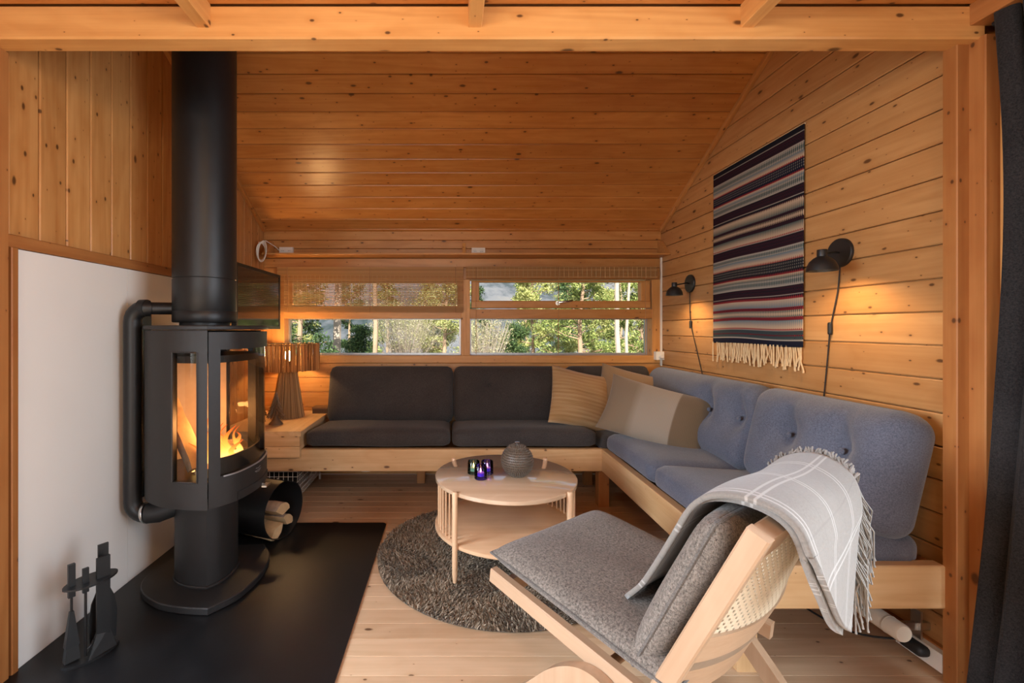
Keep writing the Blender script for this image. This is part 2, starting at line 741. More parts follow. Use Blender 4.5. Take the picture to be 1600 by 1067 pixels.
def zc(y):
    return 2.58 - SL * (y - 2.477)


# floor
floor = MB().box(-2.7, 1.85, -3.3, 3.73, -.10, -.021).build('floor', 'floor')
tag(floor, 'pale pine board floor', None, None, 'structure')
fw = .0895
k0 = -25
for k in range(k0, 24):
    y0 = 1.52 + fw * k
    y1 = min(y0 + fw, 3.61)
    if y1 - y0 < .02:
        continue
    board('floor_board', ((XL + XR) / 2 + .0, (y0 + y1) / 2, -.0105), (1, 0, 0), (0, 0, 1), 3.2 if y0 > 1.4 else 3.3,
          y1 - y0 - .0010, .021, 'floor', floor, .0008)

# sloped ceiling
th = math.atan(SL)
ceil = MB().hexa([(XL - .12, 1.42, zc(1.42) + .03), (XR + .12, 1.42, zc(1.42) + .03), (XR + .12, 3.75, zc(3.75) + .03), (XL - .12, 3.75, zc(3.75) + .03),
                  (XL - .12, 1.42, zc(1.42) + .12), (XR + .12, 1.42, zc(1.42) + .12), (XR + .12, 3.75, zc(3.75) + .12), (XL - .12, 3.75, zc(3.75) + .12)]).build('ceiling', 'ceil')
tag(ceil, 'sloping ceiling of varnished pine boards', None, None, 'structure')
dY = .1008
for k in range(-10, 12):
    y0 = 2.477 + dY * k
    y1 = y0 + dY
    ym = (y0 + y1) / 2
    nrm = Vector((0, -math.sin(th), -math.cos(th)))
    cpt = Vector((.1, ym, zc(ym))) - nrm * .009
    board('ceiling_board', cpt, (1, 0, 0), nrm, 3.2, dY / math.cos(th) - .003, .018, 'ceil', ceil, .004)

# left wall
wl = MB().box(-1.62, -1.518, YO - .07, 3.73, 0, 3.1).build('wall_left', 'wall')
tag(wl, 'left wall of vertical pine planks behind the stove', None, None, 'structure')
for k in range(0, 18):
    y0 = 1.521 + PW * k
    y1 = min(y0 + PW, 3.61)
    top = zc(y0) + .0
    board('wall_plank', (-1.509, (y0 + y1) / 2, top / 2), (0, 0, 1), (1, 0, 0), top, y1 - y0 - .0036, .018, 'wall', wl, .004)
MB().box(-1.5, -1.488, 1.537, 2.066, .002, 1.45).build('fire_board', 'panel', wl, label='white fireproof board on the wall behind the stove')
MB().box(-1.5, -1.488, 2.0685, 2.74, .002, 1.45).build('fire_board', 'panel', wl, label='white fireproof board beside the black air pipe')
t1 = struct('trim_1', 'reddish wooden batten above the white fire board')
beam('batten', -1.5, -1.478, 1.50, 2.76, 1.452, 1.496, 'post', t1, .003, (1, 0, 0))
beam('batten', -1.5, -1.478, 1.512, 1.537, 0, 1.452, 'post', t1, .003, (1, 0, 0))

# right wall
wr = MB().box(1.718, 1.83, YO - .03, 3.73, 0, 3.1).build('wall_right', 'wallpale')
tag(wr, 'right wall of horizontal pine planks with the tapestry', None, None, 'structure')
for k in range(-11, 14):
    z0 = 1.235 + .117 * k
    z1 = z0 + .117
    z0c = max(z0, 0)
    ye = min(3.61, 2.477 + (2.58 - z0c) / SL)
    if ye < 1.6:
        break
    board('wall_plank', (1.709, (1.5 + ye) / 2, (z0c + z1) / 2), (0, 1, 0), (-1, 0, 0), ye - 1.5, z1 - z0c - .0036, .018, 'wallpale', wr, .004)
bb = struct('baseboard_right', 'wooden skirting along the right wall')
beam('skirting', 1.678, 1.70, 1.5, 3.60, 0, .085, 'post', bb, .004, (-1, 0, 0))

# slanted battens where the ceiling meets the side walls
for nm, x, lab in (('trim_2', XL + .013, 'slanting corner batten between left wall and ceiling'),
                   ('trim_3', XR - .013, 'slanting corner batten between right wall and ceiling')):
    t = struct(nm, lab)
    ya, yb = 1.6, 3.58
    n3 = Vector((0, -math.sin(th), -math.cos(th)))
    mid = Vector((x, (ya + yb) / 2, zc((ya + yb) / 2))) + n3 * .013
    board('batten', mid, (0, 1, -SL), n3, (yb - ya) / math.cos(th), .026, .026, 'ceil' if nm == 'trim_2' else 'wall', t, .003)

# back wall with four windows
ZS0, ZS1 = .896, .958          # sill board
ZL0, ZL1 = .958, 1.254         # lower openings
ZU0, ZU1 = 1.33, 1.567         # upper openings
WXL, WXC0, WXC1, WXR = -1.33, .090, .162, 1.624
wb = MB()
wb.box(-1.62, 1.83, 3.632, 3.73, 0, .957)
wb.box(-1.62, 1.83, 3.632, 3.73, 1.568, 2.05)
wb.box(-1.62, WXL - .002, 3.632, 3.73, .957, 1.568)
wb.box(WXR + .002, 1.83, 3.632, 3.73, .957, 1.568)
wb.box(WXC0 + .002, WXC1 - .002, 3.632, 3.73, .957, 1.568)
wb.box(WXL, WXC0, 3.632, 3.73, ZL1 + .002, ZU0 - .002)
wb.box(WXC1, WXR, 3.632, 3.73, ZL1 + .002, ZU0 - .002)
wb = wb.build('wall_back', 'frame')
tag(wb, 'back wall of horizontal pine planks with ribbon windows', None, None, 'structure')
z = .896
while z > 0:
    z0 = max(z - .117, 0)
    board('wall_plank', (.1, 3.621, (z + z0) / 2), (1, 0, 0), (0, -1, 0), 3.2, z - z0 - .0024, .02, 'wall', wb, .0035)
    z -= .117
for z0, z1 in ((1.567, 1.665), (1.665, 1.740), (1.740, 1.817), (1.817, 1.886), (1.886, 1.965)):
    board('wall_plank', (.1, 3.621, (z0 + z1) / 2), (1, 0, 0), (0, -1, 0), 3.2, z1 - z0 - .0024, .02, 'wall', wb, .0035)
board('sill_board', (.1, 3.640, (ZS0 + ZS1) / 2), (1, 0, 0), (0, -1, 0), 3.2, ZS1 - ZS0 - .001, .09, 'frame', wb, .003)
for xa, xb in ((-1.495, WXL), (WXC0, WXC1), (WXR, 1.699)):
    beam('window_post', xa, xb, 3.597, 3.69, ZS1, ZU1, 'frame', wb, .003)
for xa, xb in ((WXL, WXC0), (WXC1, WXR)):
    beam('window_rail', xa, xb, 3.600, 3.69, ZL1, ZU0, 'frame', wb, .003)

WLAB = {'window_1': 'upper left window behind the lowered bamboo blind', 'window_2': 'long low window left of the centre post',
        'window_3': 'upper right awning window with handle', 'window_4': 'long low window right of the centre post'}


def window(nm, xa, xb, za, zb, bead, bmat, y=3.69):
    w = struct(nm, WLAB[nm])
    fr = MB()
    fr.box(xa, xb, y, y + .035, za, za + bead)
    fr.box(xa, xb, y, y + .035, zb - bead * .5, zb)
    fr.box(xa, xa + bead, y, y + .035, za + bead, zb - bead * .5)
    fr.box(xb - bead, xb, y, y + .035, za + bead, zb - bead * .5)
    fr.build('window_frame', bmat, w)
    MB().box(xa + bead * .9, xb - bead * .9, y + .014, y + .018, za + bead * .9, zb - bead * .4).build('pane', 'glass', w)
    return w


window('window_1', WXL, WXC0, ZU0, ZU1, .03, 'frame')
window('window_2', WXL, WXC0, ZL0, ZL1, .014, 'alu')
window('window_4', WXC1, WXR, ZL0, ZL1, .014, 'alu')
w3 = struct('window_3', WLAB['window_3'])
xa, xb = WXC1 + .012, WXR - .012
za, zb = ZU0 + .008, ZU1 - .008
beam('sash_rail', xa, xb, 3.602, 3.665, za, 1.397, 'frame', w3, .005)
beam('sash_rail', xa, xb, 3.602, 3.665, 1.547, zb, 'frame', w3, .005)
beam('sash_stile', xa, .236, 3.603, 3.664, 1.397, 1.547, 'frame', w3, .005)
beam('sash_stile', 1.536, xb, 3.603, 3.664, 1.397, 1.547, 'frame', w3, .005)
MB().box(.232, 1.54, 3.637, 3.641, 1.392, 1.552).build('pane', 'glass', w3)
hd = MB().lathe([(.018, 0), (.018, .006), (.0, .006)], 16).xf(Matrix.Translation((.865, 3.602, 1.378)) @ Matrix.Rotation(R(90), 4, 'X')).build('window_handle', 'chrome', w3, True)
MB().tube([(.865, 3.60, 1.378), (.865, 3.575, 1.378), (.885, 3.568, 1.384), (.98, 3.568, 1.396)], [.009, .009, .008, .006], 8).build('lever', 'chrome', hd, True)

# opening between the two rooms: beam, posts, front ceiling
trim4 = struct('trim_4', 'wide pine beam across the top of the room opening')
beam('crossbeam', -2.0, 1.70, 1.424, 1.49, 2.10, 2.205, 'beam', trim4, .005, (0, -1, 0))
trim5 = struct('trim_5', 'pine post at the end of the right wall')
beam('post', 1.647, 1.715, 1.455, 1.497, 0, 2.10, 'post', trim5, .003)
trim6 = struct('trim_6', 'reddish pine jamb beside the dark curtain')
beam('jamb', 1.686, 1.80, 1.41, 1.455, 0, 2.105, 'post', trim6, .003)
beam('jamb', 1.729, 1.80, 1.33, 1.41, 0, 2.15, 'beam', trim6, .003, (-1, 0, 0))
trim7 = struct('trim_7', 'pine post at the left edge of the opening')
beam('post', -1.70, -1.478, 1.43, 1.50, 0, 2.10, 'post', trim7, .003)
cl2 = MB().box(-2.7, 1.85, -3.3, 1.49, 2.225, 2.30).build('ceiling', 'post')
tag(cl2, 'flat board ceiling with joists above the camera side', None, None, 'structure')
for k in range(0, 12):
    y1 = 1.424 - .1165 * k
    board('ceiling_board', (-.4, y1 - .058, 2.215), (1, 0, 0), (0, 0, -1), 4.4, .1145, .018, 'ceil', cl2, .004)
for xa in (-.805, .058, .924):
    beam('joist', xa, xa + .044, -.9, 1.424, 2.134, 2.206, 'beam', cl2, .003, (0, 0, -1))
beam('side_joist', 1.652, 1.74, -.9, 1.424, 2.14, 2.206, 'post', cl2, .003, (0, 0, -1))
wf = MB()
wf.box(-2.7, -1.7, 1.42, 1.50, 0, 2.24)             # wing wall left of the opening
wf.box(-1.7, 1.83, 1.40, 1.46, 2.23, 3.25)          # gable above the beam
wf.box(-2.7, -2.6, -3.3, -.7, 0, 2.3)               # side wall with a window
wf.box(-2.7, -2.6, 1.0, 1.5, 0, 2.3)
wf.box(-2.7, -2.6, -.7, 1.0, 0, .6)
wf.box(-2.7, -2.6, -.7, 1.0, 2.0, 2.3)
wf.box(-2.7, -2.0, -3.3, -3.2, 0, 2.3)
wf.box(.6, 1.85, -3.3, -3.2, 0, 2.3)
wf.box(-2.0, .6, -3.3, -3.2, 0, .7)
wf.box(-2.0, .6, -3.3, -3.2, 2.1, 2.3)
wf.box(1.80, 1.86, -3.3, -.65, 0, 2.3)
wf.box(1.80, 1.86, 1.22, 1.5, 0, 2.3)
wf.box(1.80, 1.86, -.65, 1.22, 2.05, 2.3)
wf = wf.build('wall_front', 'wall')
tag(wf, 'pine walls of the room on the camera side', None, None, 'structure')
d1 = struct('door_1', 'glazed door behind the dark curtain')
MB().box(1.80, 1.84, -.65, -.57, 0, 2.05).box(1.80, 1.84, 1.14, 1.22, 0, 2.05).box(1.80, 1.84, -.57, 1.14, 0, .10).box(1.80, 1.84, -.57, 1.14, 1.96, 2.05).build('door_frame', 'frame', d1)
MB().box(1.815, 1.82, -.57, 1.14, .10, 1.96).build('pane', 'glass', d1)
w6 = struct('window_6', 'window in the left wall on the camera side')
MB().box(-2.68, -2.62, -.7, -.64, .6, 2.0).box(-2.68, -2.62, .94, 1.0, .6, 2.0).box(-2.68, -2.62, -.64, .94, .6, .66).box(-2.68, -2.62, -.64, .94, 1.94, 2.0).build('window_frame', 'frame', w6)
MB().box(-2.652, -2.647, -.64, .94, .66, 1.94).build('pane', 'glass', w6)
w5 = struct('window_5', 'window in the wall behind the camera')
MB().box(-2.0, -1.94, -3.28, -3.22, .7, 2.1).box(.54, .6, -3.28, -3.22, .7, 2.1).box(-1.94, .54, -3.28, -3.22, .7, .76).box(-1.94, .54, -3.28, -3.22, 2.04, 2.1).build('window_frame', 'frame', w5)
MB().box(-1.94, .54, -3.252, -3.247, .76, 2.04).build('pane', 'glass', w5)

# ------------------------------------------------------------------ hearth plate
hp = [(-1.486, 1.10), (-.382, 1.10)]
for a in range(0, 91, 15):
    hp.append((-.407 + .025 * math.cos(R(a)), 2.675 + .025 * math.sin(R(a))))
hp.append((-1.486, 2.70))
h = MB().prism(hp, .0, .006).build('hearth_plate', 'hearth', origin=(-.93, 1.9, 0))
tag(h, 'black steel floor plate under the stove', 'hearth')

# ------------------------------------------------------------------ corner bench
bench = thing('corner_bench', 'built-in pale pine corner bench under the sofa cushions', 'bench', (.99, 2.92, 0))
beam('rail', -1.49, .99, 2.92, 2.962, .243, .387, 'rail', bench, .004, label='long rail under the window seat')
beam('rail', .99, 1.032, 1.49, 2.962, .243, .387, 'rail', bench, .004, (-1, 0, 0))
beam('rail', 1.032, 1.648, 1.49, 1.53, .243, .387, 'rail', bench, .004)
beam('leg', .978, 1.048, 2.945, 3.01, .0, .243, 'post', bench, .003)
beam('leg', .985, 1.055, 1.535, 1.60, .0, .243, 'rail', bench, .003)
beam('leg', 1.01, 1.07, 3.36, 3.42, .0, .33, 'post', bench, .003)
beam('leg', -.25, -.19, 3.40, 3.46, .0, .33, 'post', bench, .003)
MB().box(-.955, 1.69, 2.962, 3.60, .335, .36).box(1.032, 1.69, 1.535, 2.962, .335, .36).build('seat_board', 'post', bench)

# end box of the bench, used as a table
bx = thing('corner_table', 'pine box table at the left end of the bench', 'table', (-1.22, 3.2, .341))
beam('top', -1.495, -.955, 2.868, 3.598, .485, .515, 'rail', bx, .003, (0, 0, 1))
beam('front_board', -1.49, -.968, 2.885, 2.915, .341, .412, 'rail', bx, .003)
beam('front_board', -1.49, -.968, 2.885, 2.915, .414, .485, 'rail', bx, .003)
beam('side_board', -.998, -.968, 2.916, 3.598, .388, .485, 'rail', bx, .003, (1, 0, 0))
MB().box(-1.49, -1.0, 3.57, 3.598, .243, .485).build('back_board', 'rail', bx)

# ------------------------------------------------------------------ sofa cushions


def cushion(name, label, cat, group, ext, r, loc, rot, mat, n=(16, 10, 6), crown=0.0, dents=(), axis='z', sag=0.0, seed=0):
    """axis: face that is crowned ('z' top or '-y' front)"""
    ex, ey, ez = ext

    def fn(x, y, z, u, v, w):
        uu, vv, ww = [max(-1, min(1, q)) for q in (x / ex, y / ey, z / ez)]
        if axis == 'z':
            if ww > 0:
                z += crown * (1 - uu ** 4) * (1 - vv ** 4) * ww
            z -= sag * (vv + 1) * .5 * 0
        else:
            b = 0
            if vv < 0:
                b = crown * (1 - uu ** 4) * (1 - abs(ww) ** 3)
                for (dx, dz, dep, sg) in dents:
                    b -= dep * math.exp(-(((x - dx) ** 2 + (z - dz) ** 2) / (2 * sg * sg)))
                    b -= dep * .45 * math.exp(-((x - dx) ** 2) / (2 * (.03) ** 2)) * math.exp(-((z - dz - .06) ** 2) / (2 * .07 ** 2))
            y -= b * (-vv)
        s = math.sin(x * 9 + seed) * math.sin((y + z) * 11 + seed * 2) * .003
        return (x, y + s * (axis != 'z'), z + s * (axis == 'z'))
    mb = rbox(ext, r, n, fn)
    o = mb.build(name, mat, None, True, local=True, angle=70)
    o.location = loc
    o.rotation_euler = rot
    tag(o, label, cat, group)
    return o


G1 = 'sofa seat cushions'
tilt = R(-4.5)
cushion('seat_cushion', 'charcoal seat cushion beside the corner table, under the left window', 'cushion', G1, (.479, .30, .055), .042, (-.474, 3.225, .430), (tilt, 0, 0), 'charcoal', crown=.016, seed=1)
cushion('seat_cushion', 'charcoal seat cushion behind the coffee table', 'cushion', G1, (.478, .30, .055), .042, (.492, 3.225, .430), (tilt, 0, 0), 'charcoal', crown=.016, seed=2)
cushion('seat_cushion', 'charcoal square cushion in the sofa corner under the pillows', 'cushion', G1, (.33, .305, .05), .04, (1.32, 3.24, .415), (0, 0, 0), 'charcoal', crown=.01, seed=3)
cushion('seat_cushion', 'slate blue seat cushion nearest the sofa corner', 'cushion', G1, (.332, .30, .055), .045, (1.312, 2.594, .425), (R(-3), 0, R(-90)), 'blue', crown=.022, seed=4)
cushion('seat_cushion', 'slate blue seat cushion behind the armchair blanket', 'cushion', G1, (.365, .30, .055), .045, (1.312, 1.885, .425), (R(-3), 0, R(-90)), 'blue', crown=.022, seed=5)
G2 = 'sofa back cushions'
ba = R(-15)
HB = .215
cushion('back_cushion', 'charcoal back cushion beside the wicker lamp', 'cushion', G2, (.478, .07, HB), .055, (-.451, 3.455, .668), (ba, 0, 0), 'charcoal', axis='-y', crown=.02, seed=1)
bc2 = cushion('back_cushion', 'charcoal back cushion left of the ochre pillow', 'cushion', G2, (.43, .07, HB), .055, (.459, 3.455, .668), (ba, 0, 0), 'charcoal', axis='-y', crown=.02,
              dents=((-.16, .06, .02, .035),), n=(26, 8, 14), seed=2)
cushion('back_cushion', 'charcoal back cushion behind the pillows in the corner', 'cushion', G2, (.325, .07, HB), .055, (1.219, 3.46, .670), (ba, 0, 0), 'charcoal', axis='-y', crown=.02, seed=3)


def buttons(parent, pts, mat):
    for x, y, z in pts:
        MB().lathe([(0, -.006), (.011, -.004), (.0125, .0), (.009, .006), (0, .008)], 12).xf(
            Matrix.Translation((x, y, z)) @ Matrix.Rotation(R(90), 4, 'X')).build('button', mat, parent, True, local=True)


buttons(bc2, [(-.16, -.071, .06)], 'charcoal')
b1 = cushion('back_cushion', 'long slate blue back cushion with buttons near the far wall lamp', 'cushion', G2, (.585, .09, .225), .08, (1.545, 2.80, .668), (R(-13), 0, R(-90)), 'blue', axis='-y', crown=.035,
             dents=((.24, .03, .060, .055), (.48, .03, .060, .055)), n=(44, 8, 20), seed=4)
buttons(b1, [(.24, -.074, .03), (.48, -.056, .03)], 'blue')
b2 = cushion('back_cushion', 'slate blue back cushion with two buttons at the sofa end', 'cushion', G2, (.36, .09, .225), .08, (1.545, 1.855, .668), (R(-13), 0, R(-90)), 'blue', axis='-y', crown=.035,
             dents=((-.10, .03, .060, .055), (.16, .03, .060, .055)), n=(36, 8, 20), seed=6)
buttons(b2, [(-.10, -.074, .03), (.16, -.072, .03)], 'blue')

# ------------------------------------------------------------------ pillows


def ochre(N, u, v, co):
    st = N.math('SINE', N.math('MULTIPLY', v, 95))
    zz = N.math('SINE', N.math('ADD', N.math('MULTIPLY', v, 420), N.math('MULTIPLY', N.math('SINE', N.math('MULTIPLY', u, 330)), 1.6)))
    f = N.math('ADD', N.math('MULTIPLY', st, .10), N.math('MULTIPLY', zz, .22))
    f = N.math('ADD', f, N.noise(N.vmath('MULTIPLY', co, (3, 3, 40)), 1, 2))
    return N.ramp(f, [(.1, (.24, .13, .05)), (.5, (.36, .205, .085)), (.9, (.44, .30, .165))])


def beige(N, u, v, co):
    th_ = N.noise(N.n('ShaderNodeVectorMath', operation='MULTIPLY').outputs[0], 1)
    w = N.math('SINE', N.math('MULTIPLY', u, 420))
    b = N.ramp(u, [(.0, (.19, .13, .08)), (.28, (.20, .145, .095)), (.36, (.29, .235, .18)), (.70, (.30, .245, .19)), (.715, (.135, .092, .055)), (1, (.125, .085, .048))])
    return N.mix(N.math('MULTIPLY_ADD', w, .10, .12), b, (.16, .11, .07))


def taupe(N, u, v, co):
    w = N.math('SINE', N.math('MULTIPLY', v, 300))
    return N.mix(N.math('MULTIPLY_ADD', w, .2, .3), (.26, .17, .095), (.17, .105, .06))


M['ochre'] = uvmat('ochre_woven', ochre)
M['beige'] = uvmat('beige_striped_woven', beige)
M['taupe'] = uvmat('taupe_woven', taupe)


def pillow_mb(w, h, t, n=22, bow=.07, p=2.6, edge=0.0, e=.62):
    mb = MB()
    uvs = []
    top = {}
    idx = {}
    for side in (1, -1):
        for i in range(n + 1):
            for j in range(n + 1):
                if (i in (0, n) or j in (0, n)) and side == -1:
                    idx[(side, i, j)] = idx[(1, i, j)]
                    continue
                u = math.sin((-1 + 2 * i / n) * math.pi / 2)
                v = math.sin((-1 + 2 * j / n) * math.pi / 2)
                x = w / 2 * u * (1 - bow * (1 - v * v))
                y = h / 2 * v * (1 - bow * (1 - u * u))
                z = side * (t / 2) * max(0, (1 - abs(u) ** p) * (1 - abs(v) ** p)) ** e
                z += math.sin(5 * u + 3 * v) * .006 * (1 - u * u) * (1 - v * v)
                idx[(side, i, j)] = len(mb.v)
                mb.v.append((x, z, y))
                uvs.append(((u + 1) / 2, (v + 1) / 2))
    for side in (1, -1):
        for i in range(n):
            for j in range(n):
                mb.f.append((idx[(side, i, j)], idx[(side, i + 1, j)], idx[(side, i + 1, j + 1)], idx[(side, i, j + 1)]))
    return mb, uvs


def pillow(label, w, h, t, loc, rot, mat):
    mb, uvs = pillow_mb(w, h, t)
    o = mb.build('throw_pillow', mat, None, True, local=True, angle=180)
    set_uv(o, uvs)
    o.location = loc
    o.rotation_euler = rot
    tag(o, label, 'pillow', 'throw pillows in the sofa corner')
    return o


pillow('ochre zigzag woven pillow leaning in front of the charcoal cushion', .45, .43, .15, (.925, 3.19, .672), (R(-24), R(13), R(6)), 'ochre')
pillow('taupe pillow half hidden behind two other pillows', .44, .40, .14, (1.285, 3.235, .685), (R(-22), R(14), R(-14)), 'taupe')
pillow('beige oblong pillow with brown end against the blue back cushion', .60, .37, .16, (1.235, 2.72, .652), (R(-24), R(12), R(-36)), 'beige')

# ------------------------------------------------------------------ coffee table
TC = (.283, 2.294)
ZT = .43
RT = .357
rug_h = .024
ct = thing('coffee_table', 'round pale oak coffee table with slatted sides on the shaggy rug', 'table', (TC[0], TC[1], rug_h))
M['oakdull'] = wood('pale_oak_matt', (.70, .47, .285), (.54, .325, .18), rough=.4, knots=0, spec=.4, tint=.05, ring=20)
MB().lathe([(RT - .004, -.022), (RT, -.018), (RT, -.003), (RT - .004, 0), (0, 0)], 72, (TC[0], TC[1], ZT)).build('table_top', 'oak', ct, True)
MB().lathe([(RT - .002, -.02), (RT + .002, -.016), (RT + .002, -.003), (RT - .002, 0), (0, 0)], 72, (TC[0], TC[1], .19)).build('lower_shelf', 'oakdull', ct, True)
M['oakz'] = wood('pale_oak_upright', (.70, .47, .285), (.54, .325, .18), rough=.4, knots=0, spec=.4, axis='Z', tint=.05)
for a in (45, 135, 225, 315):
    x, y = TC[0] + .369 * math.cos(R(a)), TC[1] + .369 * math.sin(R(a))
    MB().lathe([(.0085, rug_h), (.0125, .06), (.0125, ZT + .002), (.010, ZT + .006), (0, ZT + .006)], 14, (x, y, 0)).build('leg', 'oakz', ct, True, origin=(x, y, rug_h))
slat_me = None
for sgn in (0, 180):
    for k in range(15):
        a = R(sgn - 39 + 78 * k / 14)
        x, y = TC[0] + (RT - .016) * math.cos(a), TC[1] + (RT - .016) * math.sin(a)
        if slat_me is None:
            o = MB().tube([(x, y, .188), (x, y, ZT - .021)], .0042, 8).build('slat', 'oakz', ct, True, origin=(x, y, .188))
            slat_me = o.data
        else:
            o = bpy.data.objects.new('slat', slat_me)
            COL.objects.link(o)
            o.parent = ct
            o.location = Vector((x, y, .188)) - ct.location

# candle holders


def candle(label, x, y, mat, flame):
    c = thing('candle_holder', label, 'candle holder', (x, y, ZT), group='tealight glasses on the coffee table')
    MB().lathe([(0, 0), (.028, 0), (.031, .003), (.031, .063), (.029, .066), (.026, .063), (.0255, .016), (0, .014)], 28, (x, y, ZT)).build('glass_cup', mat, c, True)
    MB().lathe([(0, 0), (.019, 0), (.020, .016), (.0175, .016), (.017, .013), (0, .013)], 20, (x, y, ZT + .016)).build('tealight', 'wax', c, True)
    MB().lathe([(0, 0), (.0035, .004), (.0045, .010), (.002, .02), (0, .027)], 10, (x, y, ZT + .031)).build('candle_flame', 'candleflame', c, True)


M['wax'] = plain('white_wax', (.75, .66, .55), .5)
M['candleflame'] = emit('candle_flame', (1, .55, .18), 9)
M['purpleglass'] = glassmat('violet_glass', (.55, .42, 1.0), .03, 1.0)
M['greenglass'] = glassmat('greenish_glass', (.62, .80, .76), .03, 1.0)
candle('clear greenish glass tealight holder with a lit candle', .122, 2.305, 'greenglass', True)
candle('violet glass tealight holder nearest the studded pot', .192, 2.305, 'purpleglass', True)
candle('violet glass tealight holder in front of the other two', .153, 2.225, 'purpleglass', True)

# studded pot
px_, py_ = .342, 2.275
pot = thing('lidded_pot', 'round studded grey-brown ceramic pot with knob on the coffee table', 'pot', (px_, py_, ZT))
pr = []
for i in range(15):
    a = -76 + (76 + 58) * i / 14
    pr.append((.076 * math.cos(R(a)), .076 + .078 * math.sin(R(a))))
MB().lathe([(0, 0)] + pr, 36, (px_, py_, ZT)).build('body', 'pot', pot, True)
lp = [(.045, .139), (.043, .143)] + [(.043 * math.cos(R(a)), .143 + .013 * math.sin(R(a))) for a in (20, 40, 60, 80)] + [(.004, .156)]
lid = MB().lathe(lp, 30, (px_, py_, ZT)).build('lid', 'pot', pot, True)
MB().lathe([(.004, .155), (.004, .163), (.011, .166), (.012, .170), (.006, .172), (.0, .1715)], 16, (px_, py_, ZT)).build('knob', 'chrome', lid, True)
st = MB()
for i in range(17):
    a = -62 + 142 * i / 16
    rr = .076 * math.cos(R(a))
    zz = .076 + .078 * math.sin(R(a))
    if zz > .139:
        rr, zz = .044 * math.cos(R((zz - .139) / .016 * 70)), min(zz, .152)
    nn = max(8, int(2 * math.pi * rr / .0098))
    for k in range(nn):
        b = 2 * math.pi * (k + .5 * (i % 2)) / nn
        d = Vector((math.cos(R(a)) * math.cos(b), math.cos(R(a)) * math.sin(b), math.sin(R(a)) + .12)).normalized()
        p = Vector((px_ + rr * math.cos(b), py_ + rr * math.sin(b), ZT + zz))
        st.tube([p - d * .001, p + d * .0075], [.0038, .0010], 5)
st.build('studs', 'pot', pot, True, kind='stuff')

# ------------------------------------------------------------------ shaggy rug
RC, RR = (.245, 2.343), .615
rug = MB().lathe([(RR - .01, 0), (RR, .004), (RR - .01, .010), (0, .010)], 72, (RC[0], RC[1], .0005)).build('round_rug', plain('rug_backing', (.10, .082, .062), .95), None, True, origin=(RC[0], RC[1], 0))
tag(rug, 'round grey-brown shaggy rug under the coffee table', 'rug')
n = 60000
rr = RR * np.sqrt(rng.random(n)) * 1.002
aa = rng.random(n) * 2 * np.pi
bx_, by_ = rr * np.cos(aa), rr * np.sin(aa)
lean = np.sin(bx_ * 13 + 2 * np.sin(by_ * 9)) * 1.6 + np.cos(by_ * 11 + bx_ * 5) * 1.6 + rng.normal(0, 1.0, n)
ll = .008 + .014 * rng.random(n)
hh = .014 + .014 * rng.random(n)
tx, ty = bx_ + np.cos(lean) * ll, by_ + np.sin(lean) * ll
rad = np.hypot(tx, ty)
lim = np.where(rad > RR + .012, (RR + .012) / np.maximum(rad, 1e-6), 1.0)
tx, ty = tx * lim, ty * lim
wdt = .0017 + .0012 * rng.random(n)
pa = rng.random(n) * 2 * np.pi
qx, qy = np.cos(pa) * wdt, np.sin(pa) * wdt
V = np.empty((n, 5, 3), np.float32)
V[:, 0] = np.c_[bx_ - qx, by_ - qy, np.full(n, .006)]
V[:, 1] = np.c_[bx_ + qx, by_ + qy, np.full(n, .006)]
mx_, my_ = bx_ + (tx - bx_) * .4, by_ + (ty - by_) * .4
V[:, 2] = np.c_[mx_ + qx, my_ + qy, hh * .75]
V[:, 3] = np.c_[mx_ - qx, my_ - qy, hh * .75]
V[:, 4] = np.c_[tx, ty, hh]
b = np.arange(n)[:, None] * 5
F = np.concatenate([b + [0, 1, 2], b + [0, 2, 3], b + [3, 2, 4]])
M['pile'] = islandmat('rug_pile', [(0, (.095, .068, .043)), (.5, (.225, .17, .115)), (1, (.39, .31, .225))], .9, 0, Sheen_Weight=.2, Specular_IOR_Level=.1)
npmesh('pile', V.reshape(-1, 3), F, 'pile', rug, 'stuff')

# ------------------------------------------------------------------ wood stove
SX, SY = -1.147, 2.10
front = [(.151, -.26), (.215, -.175), (.240, -.09), (.25, 0), (.240, .09), (.215, .175), (.151, .26)]
side_n = [(.151, -.26), (.05, -.252), (-.062, -.224), (-.165, -.16), (-.225, -.085), (-.245, 0)]
side_f = [(x, -y) for x, y in reversed(side_n)]
FR = catmull(front, 6)
SN = catmull(side_n, 6)
SF = catmull(side_f, 6)


def plan(s):
    far = [(x, -y) for x, y in SN]            # corner far -> rear
    near = list(reversed(SN))                 # rear -> corner near
    pts = FR + far[1:] + near[1:-1]
    return [(SX + x * s, SY + y * s) for x, y in pts]


stove = thing('wood_stove', 'dark grey pedestal wood stove with curved glass door and burning fire', 'stove', (SX, SY, .006))


def bprism(sc0, z0, z1, bev, name, mat, parent):
    """prism of the stove plan with a bevelled top and bottom edge"""
    mb = MB()
    levels = [(sc0 - bev * 4, z0), (sc0, z0 + bev), (sc0, z1 - bev), (sc0 - bev * 4, z1)]
    P = [plan(s) for s, _ in levels]
    n = len(P[0])
    vs = []
    for (s, z), pp in zip(levels, P):
        vs += [(x, y, z) for x, y in pp]
    fs = []
    for i in range(3):
        for j in range(n):
            j2 = (j + 1) % n
            fs.append((i * n + j, i * n + j2, (i + 1) * n + j2, (i + 1) * n + j))
    fs.append(tuple(reversed(range(n))))
    fs.append(tuple(3 * n + j for j in range(n)))
    mb.add(vs, fs)
    return mb.build(name, mat, parent, True, angle=30)


